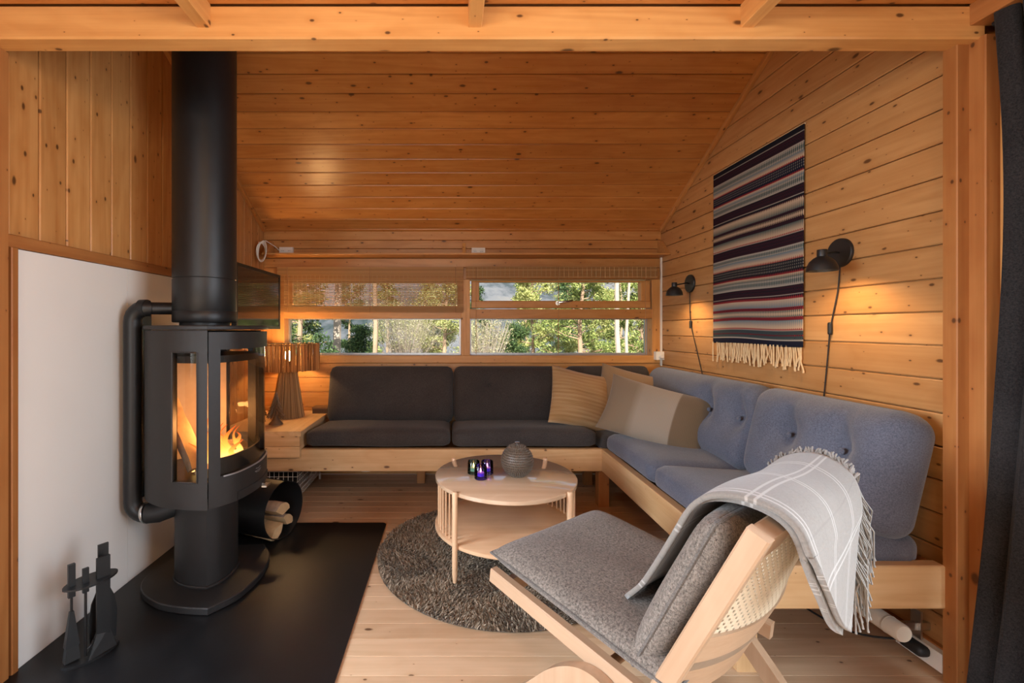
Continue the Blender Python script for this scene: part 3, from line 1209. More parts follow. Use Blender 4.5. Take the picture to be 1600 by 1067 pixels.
bprism(1.06, .006, .036, .004, 'base_plate', 'stove', stove)
bprism(.52, .036, .43, .002, 'pedestal', 'stove', stove)
bprism(.55, .034, .046, .003, 'pedestal_collar', 'stove', stove)


def shell(path, z0, z1, wa, wb, wz0, wz1, th=.03):
    """wall along a plan path with a rectangular opening between path fractions wa..wb"""
    k = len(path) - 1
    zs = [z0, wz0, wz1, z1]
    vs, fs = [], []
    for p in path:
        r = 1 - th / max(.12, math.hypot(*p))
        for z in zs:
            vs.append((SX + p[0], SY + p[1], z))
            vs.append((SX + p[0] * r, SY + p[1] * r, z))

    def vi(i, j, q):
        return (i * 4 + j) * 2 + q

    def fill(i, j):
        return 0 <= i < k and 0 <= j < 3 and not (j == 1 and wa < (i + .5) / k < wb)
    for i in range(k):
        for j in range(3):
            if not fill(i, j):
                continue
            for q in (0, 1):
                fs.append((vi(i, j, q), vi(i + 1, j, q), vi(i + 1, j + 1, q), vi(i, j + 1, q)))
            if not fill(i, j - 1):
                fs.append((vi(i, j, 0), vi(i + 1, j, 0), vi(i + 1, j, 1), vi(i, j, 1)))
            if not fill(i, j + 1):
                fs.append((vi(i, j + 1, 0), vi(i + 1, j + 1, 0), vi(i + 1, j + 1, 1), vi(i, j + 1, 1)))
            if not fill(i - 1, j):
                fs.append((vi(i, j, 0), vi(i, j + 1, 0), vi(i, j + 1, 1), vi(i, j, 1)))
            if not fill(i + 1, j):
                fs.append((vi(i + 1, j, 0), vi(i + 1, j + 1, 0), vi(i + 1, j + 1, 1), vi(i + 1, j, 1)))
    mb = MB()
    mb.add(vs, fs)
    return mb


def dedouble(o):
    bm = bmesh.new()
    bm.from_mesh(o.data)
    lone = [v for v in bm.verts if not v.link_faces]
    bmesh.ops.delete(bm, geom=lone, context='VERTS')
    bm.to_mesh(o.data)
    bm.free()
    o.data.shade_smooth()
    o.data.set_sharp_from_angle(angle=R(32))


ZB0, ZB1 = .428, 1.168
SNf = catmull(side_n, 8)
far_side = [(x, -y) for x, y in SNf]
o = shell(SNf, ZB0, ZB1, .10, .30, .54, 1.078).build('side_panel', 'stove', stove)
dedouble(o)
o = shell(far_side, ZB0, ZB1, .10, .30, .54, 1.078).build('side_panel', 'stove', stove)
dedouble(o)
FRd = catmull(front, 10)
FRd = [(x + .003, y * .99) for x, y in FRd]
door = shell(FRd, ZB0 + .003, ZB1 - .006, .085, .915, .555, 1.088).build('door', 'stove', stove)
dedouble(door)


def pane(path, wa, wb, z0, z1, inset, name, parent):
    mb = MB()
    k = len(path) - 1
    pts = [path[i] for i in range(k + 1) if wa - .02 <= i / k <= wb + .02]
    vs = []
    for p in pts:
        r = 1 - inset / math.hypot(*p)
        r2 = 1 - (inset + .004) / math.hypot(*p)
        vs += [(SX + p[0] * r, SY + p[1] * r, z0), (SX + p[0] * r, SY + p[1] * r, z1)]
    fs = [(2 * i, 2 * i + 2, 2 * i + 3, 2 * i + 1) for i in range(len(pts) - 1)]
    mb.add(vs, fs)
    return mb.build(name, 'stoveglass', parent, True)


for pth in (SNf, far_side):
    q = [pth[i] for i in range(4, 13)]
    loop = [(SX + x * 1.001, SY + y * 1.001, .54) for x, y in q] + [(SX + x * 1.001, SY + y * 1.001, 1.078) for x, y in reversed(q)]
    MB().tube(loop, .0035, 6, closed=True).build('glass_trim', 'stove', stove, True)
pane(SNf, .10, .30, .53, 1.09, .012, 'side_glass', stove)
pane(far_side, .10, .30, .53, 1.09, .012, 'side_glass', stove)
pane(FRd, .085, .915, .545, 1.10, .010, 'door_glass', door)
# bright lower edge of the glass opening, ash lip, emblem, lever
lip = MB()
pts = [FRd[i] for i in range(6, len(FRd) - 6)]
lip.tube([(SX + x * .992, SY + y * .992, .553) for x, y in pts], .004, 6)
lip.build('glass_ledge', 'alu', door, True)
lp_ = [FRd[i] for i in range(12, len(FRd) - 12)]
mb = MB()
vs = []
for x, y in lp_:
    vs += [(SX + x * 1.012, SY + y * 1.012, .436), (SX + x * 1.012, SY + y * 1.012, .470), (SX + x * .98, SY + y * .98, .470), (SX + x * .98, SY + y * .98, .436)]
fs = [(0, 1, 2, 3), tuple(4 * (len(lp_) - 1) + j for j in (3, 2, 1, 0))]
for i in range(len(lp_) - 1):
    for j in range(4):
        fs.append((4 * i + j, 4 * i + (j + 1) % 4, 4 * i + 4 + (j + 1) % 4, 4 * i + 4 + j))
mb.add(vs, fs)
o = mb.build('ash_drawer', 'stove', stove)
dedouble(o)
em = MB()
for k_, (dz, w_) in enumerate(((.012, .022), (.004, .03), (-.004, .022))):
    p_ = [(SX + .2545 - abs(t) * .05, SY - .012 + t, .516 + dz + (abs(t) * .18 if k_ != 1 else 0)) for t in np.linspace(-w_, w_, 7)]
    em.tube(p_, .0014, 5)
em.build('emblem', 'alu', door, True)
MB().tube([(SX + .235, SY + .03, .44), (SX + .265, SY + .03, .436)], .006, 8).box(SX + .262, SX + .285, SY + .005, SY + .055, .430, .438).build('air_lever', 'steel', stove)
bprism(1.03, ZB1 + .003, ZB1 + .022, .004, 'top_plate', 'stove', stove)
# firebox
mb = MB()
rear = [(x * .86, y * .86) for x, y in SNf if x < .0]
lin = [(x, y) for x, y in rear] + [(x, -y) for x, y in reversed(rear)][1:]
vs = []
for x, y in lin:
    vs += [(SX + x, SY + y, .535), (SX + x, SY + y, 1.05)]
mb.add(vs, [(2 * i, 2 * i + 2, 2 * i + 3, 2 * i + 1) for i in range(len(lin) - 1)])
mb.build('firebox_lining', 'brick', stove, True)
pl = plan(.90)
MB().prism(pl, .50, .536).build('firebox_floor', 'black', stove)
MB().prism(plan(.86), 1.03, 1.06).build('baffle', 'black', stove)
gd = MB()
gp = [(x * .88, y * .88) for x, y in FRd[4:-4]]
vs = []
for x, y in gp:
    vs += [(SX + x, SY + y, .535), (SX + x, SY + y, .625), (SX + x * .96, SY + y * .96, .625), (SX + x * .96, SY + y * .96, .535)]
fs = []
for i in range(len(gp) - 1):
    for j in range(3):
        fs.append((4 * i + j, 4 * i + 4 + j, 4 * i + 5 + j, 4 * i + 1 + j))
gd.add(vs, fs).build('log_guard', 'stove', stove, True)


def split_log(L, r, seed, a0=20, a1=150):
    """wedge of firewood lying along local x; returns (bark MB, wood MB)"""
    rr_ = random.Random(seed)
    n = 9
    bark, wd = MB(), MB()
    ring = []
    for i in range(9):
        x = -L / 2 + L * i / 8
        row = [(x, rr_.uniform(-.1, .1) * r, -r * .25 + rr_.uniform(-.06, .06) * r)]
        for j in range(n):
            a = R(a0 + (a1 - a0) * j / (n - 1))
            q = r * (1 + rr_.uniform(-.05, .05))
            row.append((x, q * math.cos(a), q * math.sin(a) - r * .25))
        ring.append(row)
    vs = [p for row in ring for p in row]
    m = n + 1
    fb, fw_ = [], []
    for i in range(8):
        for j in range(1, n):
            fb.append((i * m + j, i * m + j + 1, (i + 1) * m + j + 1, (i + 1) * m + j))
        fw_.append((i * m, i * m + 1, (i + 1) * m + 1, (i + 1) * m))
        fw_.append((i * m, (i + 1) * m, (i + 1) * m + n, i * m + n))
    fw_.append(tuple(range(m)))
    fw_.append(tuple(8 * m + j for j in range(m)))
    bark.add(vs, fb)
    wd.add(vs, fw_)
    return bark, wd


def log_thing(label, L, r, seed, mat4, group, a0=20, a1=150):
    bk, wd = split_log(L, r, seed, a0, a1)
    t = thing('firewood_log', label, 'log', mat4.translation, group=group)
    m0 = mat4.copy()
    m0.translation = (0, 0, 0)
    wd.xf(m0).build('split_wood', 'cutwood', t, local=True)
    bk.xf(m0).build('bark', 'bark', t, True, local=True)
    return t


def MT(loc, rz=0, ry=0, rx=0):
    return Matrix.Translation(loc) @ Matrix.Rotation(rz, 4, 'Z') @ Matrix.Rotation(ry, 4, 'Y') @ Matrix.Rotation(rx, 4, 'X')


log_thing('split log burning upright against the stove lining', .38, .075, 3, MT((SX - .03, SY - .10, .735), R(160), R(-60), R(215)), 'logs burning in the stove')
log_thing('split log lying low in the flames of the stove', .30, .06, 5, MT((SX + .03, SY + .05, .585), R(75), R(6), R(10)), 'logs burning in the stove')
log_thing('split log lying across the embers of the stove', .28, .055, 6, MT((SX + .06, SY - .05, .575), R(110), R(-4), R(200)), 'logs burning in the stove')
fl = thing('fire', 'orange flames of the fire inside the stove', 'fire', (SX + .05, SY, .55))
fr_ = random.Random(4)
FLAMES = [(.06, -.10, .15, .030, 0), (.10, -.04, .19, .028, 1.2), (.09, .04, .16, .030, 2.1), (.04, .02, .23, .028, .5), (.02, -.05, .19, .03, 3.3),
          (.08, .11, .12, .026, 4.0), (.03, -.13, .13, .022, 5.0), (-.02, .09, .14, .028, 1.9), (.13, .01, .10, .022, 2.7)]
FLAMES += [(fr_.uniform(-.02, .13), fr_.uniform(-.13, .13), fr_.uniform(.07, .17), fr_.uniform(.010, .019), fr_.uniform(0, 6)) for _ in range(12)]
for fx, fy, hgt, rad_, ph in FLAMES:
    prof = catmull([(.75, 0), (1, .12), (.88, .28), (.62, .46), (.38, .66), (.17, .86), (.01, 1)], 3)
    pts, rs = [], []
    for q, z_ in prof:
        pts.append((SX + fx + math.sin(z_ * 5 + ph) * .030 * z_, SY + fy + math.cos(z_ * 4 + ph) * .030 * z_, .55 + z_ * hgt))
        rs.append(max(.001, q * rad_))
    MB().tube(pts, rs, 12).build('flame', 'flame', fl, True)
light('fire_glow', 'POINT', (SX + .07, SY - .02, .72), 7, (1.0, .42, .12), shadow_soft_size=.06)

# flue
flue = thing('flue_pipe', 'tall round black flue pipe rising from the stove', 'flue', (SX, SY, ZB1 + .022))
MB().lathe([(.105, ZB1 + .02), (.105, ZB1 + .036)], 40, (SX, SY, 0)).build('flue_socket', 'black', flue, True)
MB().lathe([(0, 1.204), (.131, 1.204), (.134, 1.208), (.134, 1.252), (.1325, 1.254), (.1325, 1.256), (.134, 1.258), (.134, 1.40), (0, 1.40)], 56, (SX, SY, 0)).build('lower_section', 'black', flue, True)
MB().lathe([(.131, 1.40), (.131, 1.404), (.134, 1.407), (.134, 2.86)], 56, (SX, SY, 0)).build('upper_section', 'black', flue, True)
# air duct
duct = thing('air_duct', 'black pipe loop on the white board left of the stove', 'pipe', (-1.43, 2.0, .30))
dp = [(-1.147 - .12, 2.06, 1.268)]
dp += [(-1.36, 2.03, 1.268)]
for a in range(0, 91, 15):
    dp.append((-1.37 - .06 * math.sin(R(a)), 2.02 - .0 * a, 1.208 + .06 * math.cos(R(a))))
dp2 = dp + [(-1.43, 2.02, .41)]
for a in range(0, 91, 15):
    dp2.append((-1.37 - .06 * math.cos(R(a)), 2.02, .40 - .06 * math.sin(R(a))))
MB().tube(dp[:1] + dp[1:2], .028, 20).build('horizontal_pipe', 'black', duct, True)
MB().tube([p for p in dp2[1:]], .036, 20).build('vertical_pipe', 'black', duct, True)
MB().lathe([(.039, 0), (.039, .03)], 24).xf(Matrix.Translation((-1.395, 2.022, 1.268)) @ Matrix.Rotation(R(90), 4, 'Y')).build('sleeve', 'black', duct, True)
MB().lathe([(.046, 0), (.048, .006), (.046, .012)], 28).xf(Matrix.Translation((-1.374, 2.022, .345)) @ Matrix.Rotation(R(80), 4, 'Y')).build('clamp_ring', 'steel', duct, True)
MB().tube([(-1.366, 2.022, .343), (-1.32, 2.03, .345), (-1.27, 2.05, .36), (-1.24, 2.075, .39), (-1.22, 2.09, .43)], [.044, .045, .045, .044, .043], 22).build('elbow', 'rubber', duct, True)
MB().box(-1.488, -1.455, 2.075, 2.185, .378, 1.25).build('flat_channel', plain('blue_grey_channel', (.045, .055, .065), .25, .5), duct)

# ------------------------------------------------------------------ fire tools
tl = thing('tool_stand', 'black steel stand for fireplace tools beside the white board', 'tool stand', (-1.288, 1.608, .006), math.atan2(.138, .089))
lens = [(.086 * math.cos(R(a)), .046 * math.copysign(abs(math.sin(R(a))) ** 1.15, math.sin(R(a)))) for a in range(0, 360, 15)]
MB().prism(lens, 0, .008).build('base', 'black', tl, local=True)
MB().hexa([(-.022, -.044, .008), (.068, -.030, .008), (.054, .0, .008), (-.010, .0, .008), (.012, -.020, .082), (.050, -.017, .082), (.050, -.008, .082), (.012, -.010, .082)]).build('foot_wedge', 'black', tl, local=True)
MB().box(.010, .051, -.022, -.012, .05, .345).build('upright', 'black', tl, local=True)
MB().prism([(x * .95, y * 1.1) for x, y in lens], .266, .272).build('hanger_plate', 'black', tl, local=True)
GT = 'fireplace tools on the stand'


def tool(name, label, cat, lx, ly, build):
    c, s = math.cos(tl.rotation_euler.z), math.sin(tl.rotation_euler.z)
    t = thing(name, label, cat, (-1.288 + lx * c - ly * s, 1.608 + lx * s + ly * c, .02), tl.rotation_euler.z, GT)
    build(t)


def b_shovel(t):
    MB().box(-.016, .016, -.004, .004, .26, .362).build('handle', 'black', t, local=True)
    MB().tube([(0, 0, .27), (0, 0, .20)], .004, 8).build('rod', 'black', t, local=True)
    outl = [(-.040, .0), (.040, .0), (.044, .10), (.036, .155), (.012, .215), (-.012, .215), (-.036, .155), (-.044, .10)]
    n_ = len(outl)
    MB().add([(x, -.003, z) for x, z in outl] + [(x, .002, z) for x, z in outl],
             [tuple(range(n_)), tuple(reversed(range(n_, 2 * n_)))] + [(i, (i + 1) % n_, n_ + (i + 1) % n_, n_ + i) for i in range(n_)]).build('blade', 'black', t, local=True)


def b_brush(t):
    MB().box(-.010, .010, -.006, .006, .22, .335).build('handle', 'black', t, local=True)
    MB().tube([(0, 0, .23), (0, 0, .14)], .004, 8).build('rod', 'black', t, local=True)
    MB().hexa([(-.02, -.012, .05), (.02, -.012, .05), (.02, .012, .05), (-.02, .012, .05), (-.006, -.006, .17), (.006, -.006, .17), (.006, .006, .17), (-.006, .006, .17)]).build('ferrule', 'black', t, local=True)
    MB().hexa([(-.022, -.012, .0), (.022, -.012, .0), (.022, .012, .0), (-.022, .012, .0), (-.017, -.010, .05), (.017, -.010, .05), (.017, .010, .05), (-.017, .010, .05)]).build('bristles', 'rubber', t, local=True)


def b_poker(t):
    MB().box(-.009, .009, -.005, .005, .225, .31).build('handle', 'black', t, local=True)
    MB().tube([(0, 0, .24), (0, 0, .0)], .0045, 8).tube([(0, 0, .02), (.018, 0, .03), (.024, 0, .045)], .004, 8).build('rod', 'black', t, local=True)


tool('ash_shovel', 'black ash shovel hanging behind the tool stand upright', 'shovel', .044, .022, b_shovel)
tool('hearth_brush', 'black hearth brush with tapered ferrule on the tool stand', 'brush', -.055, .004, b_brush)
tool('fire_poker', 'thin black poker between brush and upright on the tool stand', 'poker', -.020, -.012, b_poker)

# ------------------------------------------------------------------ firewood holder
fh = thing('firewood_holder', 'black curled steel firewood holder with bentwood handle', 'firewood holder', (-1.115, 2.575, .006), math.atan2(.34, -.94))
RH, LH = .158, .40
mb = MB()
angs = [math.radians(a) for a in range(-230, 91, 8)]
vs = []
for a in angs:
    for r_ in (RH, RH - .004):
        for xx in (-LH / 2, LH / 2):
            vs.append((xx, r_ * math.cos(a), RH + r_ * math.sin(a)))
fs = []
for i in range(len(angs) - 1):
    q = 4 * i
    fs += [(q, q + 1, q + 5, q + 4), (q + 2, q + 6, q + 7, q + 3), (q, q + 4, q + 6, q + 2), (q + 1, q + 3, q + 7, q + 5)]
fs += [(0, 2, 3, 1)]
q = 4 * (len(angs) - 1)
fs += [(q, q + 1, q + 3, q + 2)]
mb.add(vs, fs).build('steel_sheet', 'black', fh, True, local=True)
hp_ = [(-.02 + .0 * t, .05 + .10 * math.cos(R(t)) * .6, 2 * RH - .02 + .10 * math.sin(R(t))) for t in range(0, 181, 15)]
mb = MB()
vs = []
for (x, y, z_) in hp_:
    vs += [(x - .02, y, z_), (x + .02, y, z_), (x + .02, y, z_ - .008), (x - .02, y, z_ - .008)]
fs = []
for i in range(len(hp_) - 1):
    for j in range(4):
        fs.append((4 * i + j, 4 * i + (j + 1) % 4, 4 * i + 4 + (j + 1) % 4, 4 * i + 4 + j))
mb.add(vs, fs).build('bent_handle', 'bent', fh, True, local=True)
for q in (.0, -.045):
    MB().lathe([(0, 0), (.005, 0), (.004, .003), (0, .004)], 10).xf(Matrix.Translation((-.05 + q * .2, -RH * .78 + .014, RH + .075 - q)) @ Matrix.Rotation(R(-80), 4, 'X')).build('rivet', 'steel', fh, True, local=True)
hm = Matrix.Translation(fh.location) @ Matrix.Rotation(fh.rotation_euler.z, 4, 'Z')
GL = 'logs in the firewood holder'
log_thing('split birch log on top of the firewood holder pile', .30, .068, 11, hm @ MT((-.03, -.005, .135), R(4), 0, R(15)), GL)
log_thing('short split log with pale end low in the firewood holder', .29, .060, 12, hm @ MT((-.035, .035, .052), R(-3), 0, R(150)), GL)
log_thing('split log with cracked end beside the lowest log in the holder', .29, .058, 13, hm @ MT((-.03, -.048, .060), R(5), 0, R(40)), GL)

# ------------------------------------------------------------------ wire basket under the bench
wbk = thing('wire_basket', 'white wire basket pushed under the bench beside the firewood', 'basket', (-1.23, 3.22, .0))
x0, x1, y0, y1, z0, z1 = -1.45, -1.016, 2.985, 3.50, .045, .222
mb = MB()
rim = [(x0, y0, z1), (x1, y0, z1), (x1, y1, z1), (x0, y1, z1)]
mb.tube(rim, .0035, 6, closed=True)
mb.build('rim', 'white', wbk, True)
wi = MB()
for k in range(15):
    x = x0 + (x1 - x0) * k / 14
    wi.tube([(x, y0, z1), (x, y0, z0), (x, y1, z0), (x, y1, z1)], .0016, 4)
for k in range(17):
    y = y0 + (y1 - y0) * k / 16
    wi.tube([(x0, y, z1), (x0, y, z0), (x1, y, z0), (x1, y, z1)], .0016, 4)
for k in range(6):
    z = z0 + (z1 - z0) * k / 5
    wi.tube([(x0, y0, z), (x1, y0, z), (x1, y1, z), (x0, y1, z)], .0016, 4, closed=True)
wi.build('wire_mesh', 'white', wbk, kind='stuff')
for xx, yy in ((x0, y0), (x1, y0), (x1, y1), (x0, y1)):
    MB().box(xx - .006, xx + .006, yy - .006, yy + .006, 0, z0).build('foot', 'white', wbk)
o = rbox((.17, .2, .035), .02, (6, 6, 4)).build('folded_cloth', plain('dark_cloth', (.02, .018, .016), .9), None, True, local=True)
o.location = (-1.23, 3.25, .087)
tag(o, 'dark folded cloth inside the white wire basket', 'cloth')

# ------------------------------------------------------------------ things on the corner table
ZTB = .515
lx, ly = -1.215, 3.365
lamp = thing('table_lamp', 'wicker table lamp with drum shade on the corner table', 'lamp', (lx, ly, ZTB))
M['reed'] = islandmat('reed_straw', [(0, (.14, .08, .032)), (.5, (.29, .18, .075)), (1, (.44, .30, .145))], .8)
M['reedshade'] = islandmat('reed_shade', [(0, (.16, .075, .025)), (.45, (.42, .22, .075)), (1, (.72, .46, .19))], .8, .5)
mb = MB()
for k in range(96):
    a = 2 * math.pi * k / 96
    r0, r1 = .114 + random.uniform(-.003, .003), .058 + random.uniform(-.002, .002)
    a2 = a + random.uniform(-.06, .06)
    mb.tube([(lx + r0 * math.cos(a), ly + r0 * math.sin(a), ZTB), (lx + r1 * math.cos(a2), ly + r1 * math.sin(a2), .885)], [.0046, .003], 5)
mb.build('reed_base', 'reed', lamp, True, kind='stuff')
MB().lathe([(.109, ZTB), (.055, .885), (0, .885)], 32, (lx, ly, 0)).build('base_core', plain('straw_core', (.22, .14, .065), .9), lamp, True)
mb = MB()
for k in range(300):
    a = 2 * math.pi * k / 300
    r0 = .222 + random.uniform(-.003, .003)
    a2 = a + random.uniform(-.03, .03)
    w_ = random.uniform(.0022, .0036)
    mb.tube([(lx + r0 * math.cos(a), ly + r0 * math.sin(a), .866 + random.uniform(-.004, .004)), (lx + r0 * math.cos(a2), ly + r0 * math.sin(a2), 1.06 + random.uniform(-.004, .004))], w_, 4)
mb.build('reed_shade', 'reedshade', lamp, True, kind='stuff')
MB().tube([(lx + .219 * math.cos(R(a)), ly + .219 * math.sin(R(a)), .872) for a in range(0, 360, 10)], .003, 5, closed=True).tube(
    [(lx + .219 * math.cos(R(a)), ly + .219 * math.sin(R(a)), 1.055) for a in range(0, 360, 10)], .003, 5, closed=True).build('shade_rings', 'black', lamp, True)
MB().lathe([(.014, .885), (.014, .93), (0, .93)], 16, (lx, ly, 0)).build('bulb_socket', 'black', lamp, True)
MB().lathe([(.012, .93), (.024, .955), (.03, .975), (.026, .995), (.012, 1.006), (0, 1.008)], 20, (lx, ly, 0)).build('bulb', emit('warm_bulb', (1, .62, .26), 14), lamp, True)
light('table_lamp_light', 'POINT', (lx, ly, .995), 15, (1.0, .58, .24), shadow_soft_size=.045)


def tree_figure(label, x, y, h_, seed):
    t = thing('tree_figurine', label, 'figurine', (x, y, ZTB), group='bronze trees on the corner table')
    rr_ = random.Random(seed)
    s = h_ / .233
    MB().lathe([(.048 * s, 0), (.045 * s, .008 * s), (.030 * s, .022 * s), (.016 * s, .045 * s), (.011 * s, .075 * s), (.008 * s, .12 * s)], 20, (x, y, ZTB)).build('trunk', 'bronze', t, True)
    mb = MB()
    tiers = 8
    for i in range(tiers):
        f = i / (tiers - 1)
        zc_ = ZTB + (.062 + .14 * f) * s
        r_ = (.052 * (1 - f) + .010) * s
        nb = max(6, int(11 - 5 * f))
        for k in range(nb):
            a = 2 * math.pi * (k + .5 * (i % 2) + rr_.uniform(-.15, .15)) / nb
            d = Vector((math.cos(a), math.sin(a), 0))
            c0 = Vector((x, y, zc_))
            mb.tube([c0 + Vector((0, 0, .016 * s)), c0 + d * r_ * .55 + Vector((0, 0, .006 * s)), c0 + d * r_ + Vector((0, 0, -.012 * s))], [.009 * s * (1.15 - .5 * f), .012 * s * (1.1 - .6 * f), .003 * s], 6)
    mb.lathe([(.010 * s, .195 * s), (.005 * s, .222 * s), (0, .236 * s)], 10, (x, y, ZTB))
    mb.build('boughs', 'bronze', t, True)


tree_figure('bronze fir tree figurine in front of the wicker lamp', -1.20, 3.09, .233, 1)
tree_figure('bronze fir tree figurine half hidden behind the stove glass edge', -1.345, 3.17, .195, 2)
bxo = thing('wooden_box', 'small dark flat box between lamp and charcoal back cushion', 'box', (-1.0, 3.52, ZTB))
MB().box(-1.065, -.952, 3.47, 3.57, ZTB, ZTB + .036).build('body', plain('dark_brown_wood', (.05, .025, .014), .4), bxo)
MB().box(-1.068, -.949, 3.467, 3.573, ZTB + .036, ZTB + .048).build('lid', plain('brown_lid', (.16, .085, .04), .35), bxo)

# ------------------------------------------------------------------ television
tv = thing('television', 'flat black television on the left wall above the corner table', 'television', (-1.36, 3.095, 1.17))
tvb = MB()
tvb.box(-1.337, -1.312, 2.74, 3.45, 1.17, 1.583)
tvb.box(-1.375, -1.337, 2.90, 3.29, 1.22, 1.50)
tvb.build('casing', 'rubber', tv)
bz = MB()
bz.box(-1.312, -1.306, 2.74, 3.45, 1.562, 1.583).box(-1.312, -1.306, 2.74, 3.45, 1.17, 1.19).box(-1.312, -1.306, 2.74, 2.76, 1.19, 1.562).box(-1.312, -1.306, 3.43, 3.45, 1.19, 1.562)
bz.build('bezel', 'black', tv)
MB().box(-1.312, -1.309, 2.76, 3.43, 1.19, 1.562).build('screen', 'screen', tv)
MB().box(-1.5, -1.482, 3.02, 3.17, 1.28, 1.46).box(-1.482, -1.375, 3.07, 3.12, 1.35, 1.39).build('wall_arm', 'black', tv)

# ------------------------------------------------------------------ shelf above the windows
sh = thing('wall_shelf', 'narrow pine shelf running above the windows', 'shelf', (.1, 3.53, 1.743))
beam('shelf_board', -1.45, 1.698, 3.452, 3.609, 1.743, 1.758, 'frame', sh, .002)
for xb_ in (-1.445, .10, 1.672):
    mb = MB()
    w_ = .026
    zt = 1.87 if xb_ < 0 or xb_ > 1 else 1.86
    mb.add([(xb_, 3.455, 1.758), (xb_, 3.609, 1.758), (xb_, 3.609, zt), (xb_, 3.57, zt),
            (xb_ + w_, 3.455, 1.758), (xb_ + w_, 3.609, 1.758), (xb_ + w_, 3.609, zt), (xb_ + w_, 3.57, zt)] if xb_ != .10 else
           [(xb_, 3.56, 1.758), (xb_, 3.609, 1.758), (xb_, 3.609, zt), (xb_, 3.59, zt),
            (xb_ + w_, 3.56, 1.758), (xb_ + w_, 3.609, 1.758), (xb_ + w_, 3.609, zt), (xb_ + w_, 3.59, zt)],
           [(0, 1, 2, 3), (7, 6, 5, 4), (0, 4, 5, 1), (1, 5, 6, 2), (2, 6, 7, 3), (3, 7, 4, 0)])
    mb.build('bracket', 'frame', sh)


def outlet(label, xc, zc_, nsock=2):
    t = thing('power_outlet', label, 'outlet', (xc, 3.611, zc_), group='outlets on the back wall')
    MB().box(xc - .054, xc + .054, 3.585, 3.611, zc_ - .03, zc_ + .03).build('housing', 'white', t)
    for dx in (-.026, .026):
        s = MB().lathe([(.020, 0), (.020, .0025), (.016, .0025), (.015, .0005), (0, .0005)], 18).xf(Matrix.Translation((xc + dx, 3.585, zc_)) @ Matrix.Rotation(R(90), 4, 'X')).build('socket', 'white', t, True)
        for q in (-.006, .006):
            MB().box(xc + dx + q - .002, xc + dx + q + .002, 3.582, 3.5842, zc_ - .002, zc_ + .002).build('hole', 'rubber', s)


outlet('white double outlet above the left blind on the shelf', -1.312, 1.795)
outlet('white double outlet above the centre window post on the shelf', .228, 1.790)
# coiled cable at the left end of the shelf
cb = thing('cable_coil', 'coiled white cable hanging at the left end of the shelf', 'cable', (-1.48, 3.42, 1.7))
mb = MB()
for k in range(4):
    pts = []
    for a in range(0, 360, 15):
        pts.append((-1.452 + .006 * k + .026 * math.sin(R(a)) * (1 + .06 * k), 3.44 - .005 * k + .02 * math.sin(R(a + 30 * k)), 1.765 + (.066 + .006 * k) * math.cos(R(a))))
    mb.tube(pts, .0036, 6, closed=True)
mb.build('loops', 'white', cb, True)
MB().tube([(-1.47, 3.44, 1.835), (-1.44, 3.50, 1.86), (-1.40, 3.59, 1.83), (-1.37, 3.595, 1.80)], .0036, 6).build('lead', 'white', cb, True)
# conduit and switch on the right window post
cd = thing('cable_conduit', 'thin white cable strip down the back corner to a socket', 'conduit', (1.69, 3.59, .98))
MB().box(1.686, 1.698, 3.582, 3.597, .99, 1.742).build('strip', 'white', cd)
MB().box(1.686, 1.698, 3.582, 3.597, .875, .925).build('strip', 'white', cd)
sw = thing('wall_socket', 'small white socket with plug at the back right corner', 'socket', (1.672, 3.59, .96))
MB().box(1.636, 1.70, 3.553, 3.597, .925, .99).build('housing', 'white', sw)
MB().lathe([(.016, 0), (.018, .02), (.012, .03), (0, .03)], 14).xf(Matrix.Translation((1.672, 3.553, .952)) @ Matrix.Rotation(R(90), 4, 'X')).build('plug', 'white', sw, True)

# ------------------------------------------------------------------ bamboo blinds
M['bamboo'] = None
m, nt, out = newmat('bamboo_slats')
N = NT(nt)
g = N.n('ShaderNodeNewGeometry')
col = N.ramp(g.outputs['Random Per Island'], [(0, (.56, .31, .11)), (1, (.74, .46, .19))])
bs = N.bsdf(out, col, .5)
trn = N.n('ShaderNodeBsdfTranslucent')
N.put(trn.inputs[0], col)
mxs = N.n('ShaderNodeMixShader')
mxs.inputs[0].default_value = .6
nt.links.new(bs.outputs[0], mxs.inputs[1])
nt.links.new(trn.outputs[0], mxs.inputs[2])
nt.links.new(mxs.outputs[0], out.inputs[0])
M['bamboo'] = m


def cords(t, xs, y, z0, z1):
    for x in xs:
        MB().tube([(x, y, z1), (x, y, z0)], .0022, 5).build('cord', 'cordmat', t, True)


M['cordmat'] = plain('brown_cord', (.42, .22, .09), .8)
bl1 = thing('bamboo_blind', 'lowered bamboo roll blind over the upper left window', 'blind', (-.63, 3.57, 1.30))
X0, X1 = -1.373, .107
mb = MB()
z = 1.598
while z > 1.345:
    mb.box(X0, X1, 3.567, 3.5685, z - .0084, z)
    z -= .0121
mb.build('slats', 'bamboo', bl1, kind='stuff')
mb = MB()
for z0, z1 in ((1.598, 1.662), (1.304, 1.345)):
    q = z0
    while q < z1:
        mb.box(X0, X1, 3.558 if z0 > 1.5 else 3.562, 3.572, q, q + .0088)
        q += .0092
mb.build('bundled_slats', 'bamboo', bl1, kind='stuff')
mb = MB()
for k in range(42):
    x = X0 + .02 + (X1 - X0 - .04) * k / 41
    mb.box(x - .0009, x + .0009, 3.5645, 3.566, 1.304, 1.66)
mb.build('stitching', plain('straw_thread', (.62, .42, .20), .8), bl1, kind='stuff')
cords(bl1, (-1.29, -.635, .045), 3.554, 1.30, 1.66)
bl2 = thing('bamboo_blind', 'rolled up bamboo blind with long cords over the right window', 'blind', (.88, 3.57, 1.57))
X0, X1 = .128, 1.645
mb = MB()
